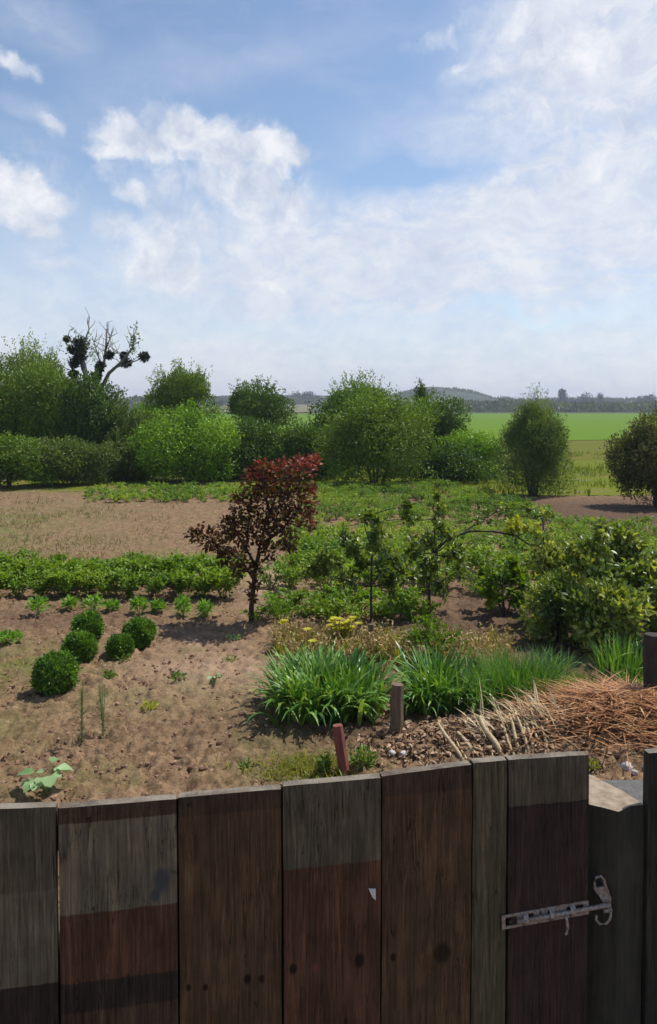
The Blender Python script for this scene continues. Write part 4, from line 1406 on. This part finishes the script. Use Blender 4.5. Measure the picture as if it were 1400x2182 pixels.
stake('wooden_stake', 'red brown wooden stake standing just behind the gate boards', 735, 1650, 718, 1545, 24, 'rust')
stake('wooden_stake', 'grey brown wooden stake in front of the iris leaves', 842, 1562, 846, 1458, 30, 'stake')
stake('wooden_stake', 'thin dark stake standing up behind the iris clumps', 878, 1455, 884, 1388, 12, 'stake')
stake('wooden_stake', 'short dark stump by the slim apple tree trunk', 792, 1392, 790, 1330, 15, 'stake')
stake('thick_post', 'thick dark wooden post at the right edge beside the irises', 1395, 1500, 1392, 1352, 44, 'bark_dark', 'post', False)
for (px, py, r, lb) in [(1335, 1640, 13, 'pale round stone with a hollow just behind the grey slab'), (1378, 1645, 12, 'white stone half hidden by the right panel'), (1262, 1640, 8, 'small pale stone close to the gate edge'),
                        (858, 1612, 9, 'small pale stone lying on the mulch'), (835, 1610, 8, 'grey stone on the mulch left of the pale one'), (1352, 1652, 8, 'small grey stone between the two larger pale stones')]:
    g = gp(px, py)
    mb = MB(); mb.lump((0, 0, 0), r / F * g.y, .22, 9, 6, .5, flat=.75)
    for T_ in mb.S: T_[:] = True
    o = mb.build('stone', M['stone'], label=lb, cat='stone', group=None)
    o.location = g + Vector((0, 0, .02))


# ------------------------------------------------------------------ gate
ANG = R(10.5)
P0 = at(0, 1720, 1.5)
DS = Vector((math.cos(ANG), math.sin(ANG), 0))
DN = Vector((math.sin(ANG), -math.cos(ANG), 0))      # towards the viewer


def gl(px, py, off=0.0):
    """pixel on the gate's front plane -> gate-local (s, z)"""
    d = ray(px, py)
    o_ = Vector((0, 0, EYE))
    q = P0 + DN * off
    t_ = (q - o_).dot(DN) / d.dot(DN)
    p = o_ + d * t_
    return (p - P0).dot(DS), p.z


def board_mat(name, stops, grain=1.0, tint=None, knots=(), blue=None, streak=None):
    """stops: list of (z_from_top_down ..., colour) as horizontal zones where battens once covered or bared the wood"""
    m, t = new_mat(name)
    tcn = t.n('ShaderNodeTexCoord')
    P = tcn.outputs['Object']
    sp = t.n('ShaderNodeSeparateXYZ', Vector=P)
    z = sp.outputs[2]
    mp = t.n('ShaderNodeMapping', Vector=P)
    mp.inputs['Scale'].default_value = (1, 1, .035)
    mp.inputs['Location'].default_value = (rng.uniform(0, 9), 0, rng.uniform(0, 9))
    g1 = t.noise(mp.outputs[0], 210, 6, .7, .3)
    mp2 = t.n('ShaderNodeMapping', Vector=P)
    mp2.inputs['Scale'].default_value = (1, 1, .12)
    mp2.inputs['Location'].default_value = (rng.uniform(0, 9), 0, rng.uniform(0, 9))
    g2 = t.noise(mp2.outputs[0], 42, 5, .6, .8)
    blot = t.noise(P, 14, 4, .6)
    wob = t.math('MULTIPLY', t.math('SUBTRACT', t.noise(P, 34, 5, .7), .5), .009)
    zz = t.math('ADD', z, wob)
    col = None
    for i, (zt, c) in enumerate(stops):
        if col is None:
            col = t.mix(0.0, c, c)
        else:
            msk = t.mr(zz, zt - .002, zt + .002, 1, 0, True)
            col = t.mix(msk, col, c)
    col = t.mix(t.mr(g1, .35, .68, 0, .85), col, t.mix(1.0, col, (.24, .23, .22), 'MULTIPLY'))
    mp4 = t.n('ShaderNodeMapping', Vector=P)
    mp4.inputs['Scale'].default_value = (1, 1, .05)
    mp4.inputs['Location'].default_value = (rng.uniform(0, 9), 0, rng.uniform(0, 9))
    crk = t.noise(mp4.outputs[0], 95, 3, .5, 1.0)
    ck = t.mr(t.math('ABSOLUTE', t.math('SUBTRACT', crk, .5)), .0, .012, .8, 0)
    ck = t.math('MULTIPLY', ck, t.mr(t.noise(P, 9, 3), .48, .6))
    col = t.mix(ck, col, (.008, .006, .005))
    col = t.mix(t.mr(g2, .48, .70, 0, .7), col, t.mix(1.0, col, (2.0, 1.9, 1.75), 'MULTIPLY'))
    col = t.mix(t.mr(blot, .42, .72, 0, .55), col, t.mix(1.0, col, (.50, .46, .44), 'MULTIPLY'))
    for (s_, z_, r_, dk) in knots:
        v = t.n('ShaderNodeMapping', dict(vector_type='TEXTURE'), Vector=P)
        v.inputs['Location'].default_value = (s_, 0, z_)
        v.inputs['Scale'].default_value = (r_, 100, r_ * 1.4)
        nd = t.n('ShaderNodeVectorMath', dict(operation='LENGTH'), i0=v.outputs[0])
        kf = t.mr(t.math('ADD', nd.outputs['Value'], t.math('MULTIPLY', t.math('SUBTRACT', blot, .5), 1.2)), .5, 1.2, .92, 0, True)
        col = t.mix(kf, col, dk)
    # worn paler edge along the top
    top = t.n('ShaderNodeAttribute', dict(attribute_name='rnd')).outputs['Fac']
    col = t.mix(t.mr(top, .8, 1.0, 0, t.mr(blot, .35, .6, .25, .95)), col, (.30, .255, .20))
    p = t.n('ShaderNodeBsdfPrincipled', Base_Color=col, Roughness=.88)
    p.inputs['Specular IOR Level'].default_value = .2
    t.set(p, 'Normal', t.n('ShaderNodeBump', Height=t.math('SUBTRACT', t.math('ADD', g1, t.math('MULTIPLY', g2, .7)), ck), Strength=1.0, Distance=.005))
    finish(t, p)
    return m


gate = empty('garden_gate', P0 - Vector((0, 0, P0.z)), ANG, label='old wooden board gate with slide bolt and patchy brown and grey paint', cat='gate')
ZB = 1.08


def board(px0, px1, tl, tr, mat, lift=0.0, thick=.024, name='board', label=None, parent=gate, zb=ZB, wavy=.0016):
    s0, z0 = gl(px0, tl); s1, z1 = gl(px1, tr)
    nx, nz = 9, 16
    V = []; T = []; Rn = []
    # front and back faces as grids so that edges can waver, plus the rim
    sd_ = rng.integers(0, 999)
    for side in (0, 1):
        for j in range(nz + 1):
            v = j / nz
            for i in range(nx + 1):
                u_ = i / nx
                zt = z0 + (z1 - z0) * u_ + float(fbm(np.array(u_ * 3 + sd_), np.array(.5), 2, 3)) * .003 - (.001 if i in (0, nx) else 0)
                z = zb + (zt - zb) * v ** .6
                s = s0 + (s1 - s0) * u_
                if i in (0, nx): s += float(fbm(np.array(z * 7 + sd_), np.array(i * 1.7), 2, 3)) * wavy * 2
                yv = (-lift if side == 0 else thick - lift) + (.0015 if i in (0, nx) and side == 0 else 0) + (.002 if j == nz and side == 0 else 0)
                V.append((s, yv, z))
                Rn.append(.0)
    m_ = (nx + 1) * (nz + 1)
    idx = lambda sde, j, i: sde * m_ + j * (nx + 1) + i
    for j in range(nz):
        for i in range(nx):
            T += [[idx(0, j, i), idx(0, j, i + 1), idx(0, j + 1, i + 1)], [idx(0, j, i), idx(0, j + 1, i + 1), idx(0, j + 1, i)]]
            T += [[idx(1, j, i), idx(1, j + 1, i + 1), idx(1, j, i + 1)], [idx(1, j, i), idx(1, j + 1, i), idx(1, j + 1, i + 1)]]
        for i in (0, nx):
            T += [[idx(0, j, i), idx(1, j, i), idx(1, j + 1, i)], [idx(0, j, i), idx(1, j + 1, i), idx(0, j + 1, i)]]
    mb = MB()
    mb.add(V, T, Rn, smooth=False)
    # top face with its own vertices: weathered end grain
    tv = [V[idx(0, nz, i)] for i in range(nx + 1)] + [V[idx(1, nz, i)] for i in range(nx + 1)]
    tt = []
    for i in range(nx):
        tt += [[i, i + 1, nx + 2 + i], [i, nx + 2 + i, nx + 1 + i]]
    mb.add(tv, tt, 1.0, smooth=False)
    bt = [V[idx(0, 0, i)] for i in range(nx + 1)] + [V[idx(1, 0, i)] for i in range(nx + 1)]
    mb.add(bt, [[a, c, b] for a, b, c in tt], 0, smooth=False)
    o = mb.build(name, mat, parent)
    if label: o['label'] = label
    return o


BR = (.128, .074, .039); BRD = (.092, .058, .036); RED = (.124, .060, .035); GRY = (.205, .166, .112); GRD = (.138, .110, .074); DK = (.050, .034, .026); OL = (.135, .110, .066)


def zt(px, py): return gl(px, py)[1]
def kn(px, py, r, c=(.012, .007, .006)): s, z = gl(px, py); return (s, z, r / F * 1.5, c)


board(-360, -195, 1754, 1742, board_mat('board_00', [(9, BR)]))
board(-190, -52, 1742, 1730, board_mat('board_0', [(9, GRD)]))
board(-48, 118.5, 1727, 1720, board_mat('board_1', [(9, GRD), (zt(60, 1900), (.175, .142, .098)), (zt(60, 2101), DK)]), label='grey weathered board at the left end of the gate')
board(124, 376, 1722, 1702, board_mat('board_2', [(9, BRD), (zt(250, 1745), GRY), (zt(250, 1937), RED), (zt(250, 2082), DK), (zt(250, 2145), BRD)], knots=[kn(345, 1875, 22, (.06, .062, .068)), kn(330, 1905, 12, (.06, .062, .068))]), lift=.003, label='wide board with a pale grey bare band above red brown paint')
board(380.5, 599.5, 1700, 1682, board_mat('board_3', [(9, BRD), (zt(490, 1732), BR)], knots=[kn(402, 2105, 7), kn(438, 2104, 7), kn(527, 2087, 10), kn(557, 2086, 9)]), label='brown board with four small dark knots in a line')
board(604, 811, 1674, 1656, board_mat('board_4', [(9, GRD), (zt(700, 1842), RED)], knots=[kn(624, 2062, 10), kn(765, 2045, 14), kn(672, 2060, 8, (.15, .05, .04))]), lift=.004, label='board with grey upper end and dark red brown below')
board(815, 1006, 1655, 1630, board_mat('board_5', [(9, BRD), (zt(900, 1690), BR)], knots=[kn(942, 2030, 22, (.022, .014, .008)), kn(838, 2040, 9)]), label='brown board with one large knot low on its right side')
board(1009, 1080, 1626, 1620, board_mat('board_6', [(9, OL)]), lift=.002, label='narrow olive grey board with coarse grain')
board(1084.5, 1254, 1618, 1607, board_mat('board_7', [(9, GRD), (zt(1170, 1709), DK), (zt(1170, 1715), (.062, .038, .030))]), lift=.005, label='dark board at the latch end with greyer top')
# rails on the far side
for zz_ in (1.32,):
    mb = MB()
    s0, _ = gl(-180, 1900); s1, _ = gl(1240, 1900)
    def boxv(mb, x0, x1, y0, y1, z0, z1, rnd=.0, mat=0):
        V = [(x, y, z) for x in (x0, x1) for y in (y0, y1) for z in (z0, z1)]
        T = [[0, 1, 3], [0, 3, 2], [4, 6, 7], [4, 7, 5], [0, 4, 5], [0, 5, 1], [2, 3, 7], [2, 7, 6], [1, 5, 7], [1, 7, 3], [0, 2, 6], [0, 6, 4]]
        mb.add(V, T, rnd, mat, False)
    boxv(mb, s0, s1, .027, .06, zz_, zz_ + .09)
    mb.build('rail', board_mat('rail_wood', [(9, BRD)]), gate)

M['gap_blocker'] = bark_mat('dark_gap_blocker', (.010, .008, .006), (.022, .016, .012))  # dark strips added behind the joints to keep light out of the gaps
for px_, top_, segs in [(121, 1735, [(1735, 1828), (2006, 2300)]), (378, 1715, [(1715, 2300)]), (602, 1690, [(1690, 2300)]), (813, 1668, [(1668, 2300)]), (1007.5, 1642, [(1642, 2300)]), (1082, 1632, [(1632, 2300)]), (-50, 1760, [(1760, 2300)])]:
    for y0_, y1_ in segs:
        s_, za = gl(px_, y0_); _, zb_ = gl(px_, y1_)
        mb = MB(); boxv(mb, s_ - .012, s_ + .022, .0255, .0268, max(ZB, zb_), za); mb.build('gap_blocker', M['gap_blocker'], gate)

# crack in the fourth board, white chip, nail heads
M['crack'] = bark_mat('crack', (.006, .004, .003), (.01, .007, .006))
M['chip'] = bark_mat('paper_chip', (.45, .42, .40), (.6, .57, .54))


def ribbon(name, pts, wid, mat, label=None):
    mb = MB()
    V = []
    for (px, py, k) in pts:
        s, z = gl(px, py)
        V += [(s - wid * k, -.0072, z), (s + wid * k, -.0072, z)]
    T = []
    for i in range(len(pts) - 1):
        T += [[2 * i, 2 * i + 1, 2 * i + 3], [2 * i, 2 * i + 3, 2 * i + 2]]
    mb.add(V, T, 0, smooth=False)
    o = mb.build(name, mat, gate)
    if label: o['label'] = label
    return o


ribbon('crack', [(727, 1668, .3), (729, 1690, .9), (729, 1715, 1), (731, 1735, .6), (731, 1745, .1)], .0012, M['crack'])
mb = MB()
c = [gl(x, y) for (x, y) in [(784, 1890), (799, 1890), (799, 1914), (792, 1908)]]
V = [(s, -.0075, z) for s, z in c] + [(s, -.0045, z) for s, z in c]
mb.add(V, [[0, 1, 2], [0, 2, 3], [4, 6, 5], [4, 7, 6], [0, 4, 5], [0, 5, 1], [1, 5, 6], [1, 6, 2], [2, 6, 7], [2, 7, 3], [3, 7, 4], [3, 4, 0]], 0, smooth=False)
mb.build('torn_scrap', M['chip'], gate, label='small white torn scrap stuck on the board')

# slide bolt
def metal(name, c1, c2):
    m, t = new_mat(name)
    tcn = t.n('ShaderNodeTexCoord')
    nz = t.noise(tcn.outputs['Object'], 160, 5, .7)
    col = t.mix(t.mr(nz, .42, .62), c1, c2)
    p = t.n('ShaderNodeBsdfPrincipled', Base_Color=col, Roughness=.6, Metallic=.35)
    t.set(p, 'Normal', t.n('ShaderNodeBump', Height=nz, Strength=.5, Distance=.001))
    finish(t, p)
    return m


M['zinc'] = metal('worn_zinc', (.36, .31, .27), (.15, .11, .085))
M['darkmetal'] = metal('rusty_iron', (.10, .07, .06), (.04, .028, .024))
sA, zA = gl(1067, 1962); sB, zB = gl(1251, 1929)
bl = math.hypot(sB - sA, zB - zA); ba = math.atan2(zB - zA, sB - sA)
bolt = bpy.data.objects.new('slide_bolt', None)
link(bolt, gate)
bolt.location = (sA, -.0052, zA); bolt.rotation_euler = (0, -ba, 0)
H = .032
# plate with real openings: frame strips
mb = MB()
boxv(mb, 0, bl, -.0022, 0, H * .5 - .006, H * .5)
boxv(mb, 0, bl, -.0020, 0, -H * .5, -H * .5 + .006)
for f0, f1 in ((0, .04), (.17, .24), (.36, .52), (.60, .74), (.94, 1.0)):
    boxv(mb, bl * f0, bl * f1, -.0021, 0, -H * .5 + .006, H * .5 - .006)
o = mb.build('backplate', M['zinc'], bolt)
for q in (.26, .56, .80):
    mb = MB()
    pts = [(bl * q, -.001, -H * .42), (bl * q, -.009, -H * .34), (bl * q, -.014, 0), (bl * q, -.009, H * .34), (bl * q, -.001, H * .42)]
    V = []
    for p in pts: V += [(p[0] - .006, p[1], p[2]), (p[0] + .006, p[1], p[2])]
    T = []
    for i in range(4): T += [[2 * i, 2 * i + 2, 2 * i + 3], [2 * i, 2 * i + 3, 2 * i + 1]]
    mb.add(V, T, 0); mb.build('strap', M['zinc'], bolt)
mb = MB(); mb.tube([(bl * .16, -.0075, 0), (bl * 1.24, -.0075, .001)], .0048, 10)
mb.build('rod', M['zinc'], bolt)
mb = MB(); mb.tube([(bl * .70, -.0075, 0), (bl * .70, -.018, -.006), (bl * .705, -.020, -H * .8), (bl * .69, -.020, -H * 1.15), (bl * .67, -.021, -H * 1.2)], [.0035, .0035, .0035, .0033, .003], 8)
mb.build('bolt_handle', M['zinc'], bolt)
for q, zq in ((.09, .0), (.44, .25), (.87, .0)):
    mb = MB(); mb.lump((bl * q, -.003, H * zq), .0035, .03, 8, 5); mb.build('screw', M['darkmetal'], bolt)

# ---- gate post: split log of three-cornered section, hewn slanting top
def post_mat():
    m, t = new_mat('mossy_post')
    tcn = t.n('ShaderNodeTexCoord'); P = tcn.outputs['Object']
    mp = t.n('ShaderNodeMapping', Vector=P); mp.inputs['Scale'].default_value = (1, 1, .1)
    g1 = t.noise(mp.outputs[0], 70, 6, .7); g2 = t.noise(P, 8, 4)
    col = t.mix(t.mr(g1, .35, .65), (.012, .011, .007), (.036, .033, .022))
    col = t.mix(t.mr(g2, .45, .7, 0, .5), col, (.06, .05, .024))
    top = t.n('ShaderNodeAttribute', dict(attribute_name='rnd')).outputs['Fac']
    col = t.mix(t.mr(top, .8, 1), col, t.mix(t.mr(t.noise(P, 40, 5), .3, .7), (.22, .16, .10), (.40, .32, .23)))
    p = t.n('ShaderNodeBsdfPrincipled', Base_Color=col, Roughness=.9)
    t.set(p, 'Normal', t.n('ShaderNodeBump', Height=g1, Strength=.8, Distance=.006))
    finish(t, p)
    return m


YP = 1.76
zp = at(1310, 1715, YP).z


def post_corner(px, py):
    d = ray(px, py); t_ = (zp - EYE) / d.z
    return (d.x * t_, d.y * t_)


plan = [post_corner(1232, 1706), post_corner(1258, 1712), post_corner(1290, 1722), post_corner(1318, 1727), post_corner(1345, 1717), post_corner(1372, 1712), post_corner(1330, 1687), post_corner(1262, 1650), post_corner(1232, 1640)]
pc = np.mean(plan, axis=0)
post = empty('gate_post', (pc[0], pc[1], 0), label='dark mossy split log post with pale hewn top beside the gate latch', cat='post')
mb = MB()
k = len(plan); V = []
nz = 12
for j in range(nz + 1):
    v = j / nz
    for i, (x, y) in enumerate(plan):
        wv = 1 + (float(fbm(np.array(i * 3.3), np.array(v * 5), 2, 4)) * .10 if j < nz else 0)
        V.append(((x - pc[0]) * wv, (y - pc[1]) * wv, ZB - .2 + (zp - .003 * (i % 2) - ZB + .2) * v))
T = []
for j in range(nz):
    for i in range(k):
        a_, b_ = j * k + i, j * k + (i + 1) % k
        T += [[a_, b_, b_ + k], [a_, b_ + k, a_ + k]]
mb.add(V, T, 0, smooth=False)
tv = V[-k:] + [(0, 0, zp + .002)]
mb.add(tv, [[i, (i + 1) % k, k] for i in range(k)], 1.0, smooth=False)
mb.build('log', post_mat(), post)


# hasp and staple on the post: at the depth of its front edge
YH = post_corner(1300, 1722)[1] - .012


def H3(px, py, off=0.0):
    p = at(px, py, YH - off)
    return np.array([p.x - pc[0], p.y - pc[1], p.z])


hs = bpy.data.objects.new('hasp', None); link(hs, post)
mb = MB()
pts = [H3(1275, 1904), H3(1268, 1895), H3(1267, 1880), H3(1271, 1869), H3(1280, 1867), H3(1287, 1874), H3(1290, 1888), H3(1296, 1902)]
mb.tube(pts, [.0032] * 8, 6); 
mb.build('eye', M['zinc'], hs)
mb = MB()
q = [H3(1270, 1893), H3(1292, 1889), H3(1303, 1914), H3(1302, 1924), H3(1286, 1925), H3(1278, 1912)]
V = q + [p + [0, .006, 0] for p in q]
T = [[0, 1, 2], [0, 2, 3], [0, 3, 4], [0, 4, 5]] + [[i, i + 6, (i + 1) % 6 + 6] for i in range(6)] + [[i, (i + 1) % 6 + 6, (i + 1) % 6] for i in range(6)]
mb.add(V, T, 0, smooth=False); mb.build('tongue', M['zinc'], hs)
mb = MB()
mb.tube([H3(1302, 1938), H3(1300, 1958), H3(1292, 1968), H3(1278, 1969), H3(1270, 1960), H3(1271, 1950)], .0030, 6)
mb.tube([H3(1286, 1941, .004), H3(1304, 1938, .004)], .0048, 6)
mb.build('staple', M['zinc'], hs)

# ---- right fence panel board and slab
M['panelwood'] = board_mat('panel_board', [(9, (.045, .044, .034))])
# reach: separate thing, parallel to the gate
panel = empty('fence_panel', P0 - Vector((0, 0, P0.z)), ANG, label='dark grey green fence board cut by the right edge beside the post', cat='fence')
board(1384, 1560, 1606, 1596, M['panelwood'], name='board', parent=panel, lift=0)
board(1564, 1740, 1596, 1586, M['panelwood'], name='board', parent=panel, lift=.003)
board(1744, 1920, 1586, 1574, M['panelwood'], name='board', parent=panel, lift=0)
board(1924, 2090, 1576, 1566, M['panelwood'], name='board', parent=panel, lift=.002)

M['slab'] = turf_mat('grey_slab', (.17, .165, .155), (.22, .21, .20), (.12, .115, .11), 30)
zs = zp - .02
def sc_(px, py):
    d = ray(px, py); t_ = (zs - EYE) / d.z
    return Vector((d.x * t_, d.y * t_, 0))
a_, b_, c_, d_ = sc_(1380, 1724), sc_(1500, 1724), sc_(1500, 1662), sc_(1282, 1662)
e_ = sc_(1345, 1700)
cc = (a_ + c_) / 2
mb = MB()
poly = [a_, b_, c_, d_, e_]
V = [(p.x - cc.x, p.y - cc.y, 0) for p in poly] + [(p.x - cc.x, p.y - cc.y, -.05) for p in poly]
T = [[0, 1, 2], [0, 2, 3], [0, 3, 4], [5, 7, 6], [5, 8, 7], [5, 9, 8]] + [[i, i + 5, (i + 1) % 5 + 5] for i in range(5)] + [[i, (i + 1) % 5 + 5, (i + 1) % 5] for i in range(5)]
mb.add(V, T, 0, smooth=False)
boxv(mb, -.05, .25, -.02, .12, -zs, -.052)
o = mb.build('stone_slab', M['slab'], label='flat grey slab behind the split log post', cat='slab')
o.location = (cc.x, cc.y, zs)

# ------------------------------------------------------------------ haze
hb = MB()
boxv(hb, -1600, 1600, -60, 1900, -1.2, 46)
hm, ht = new_mat('haze_air')
vol = ht.n('ShaderNodeVolumePrincipled', Color=(.80, .87, 1.0), Density=.00048, Anisotropy=.2)
ht.n('ShaderNodeOutputMaterial', Volume=vol)
hb.build('haze', hm, kind='stuff', label='thin pale blue haze over the far fields', cat='haze')
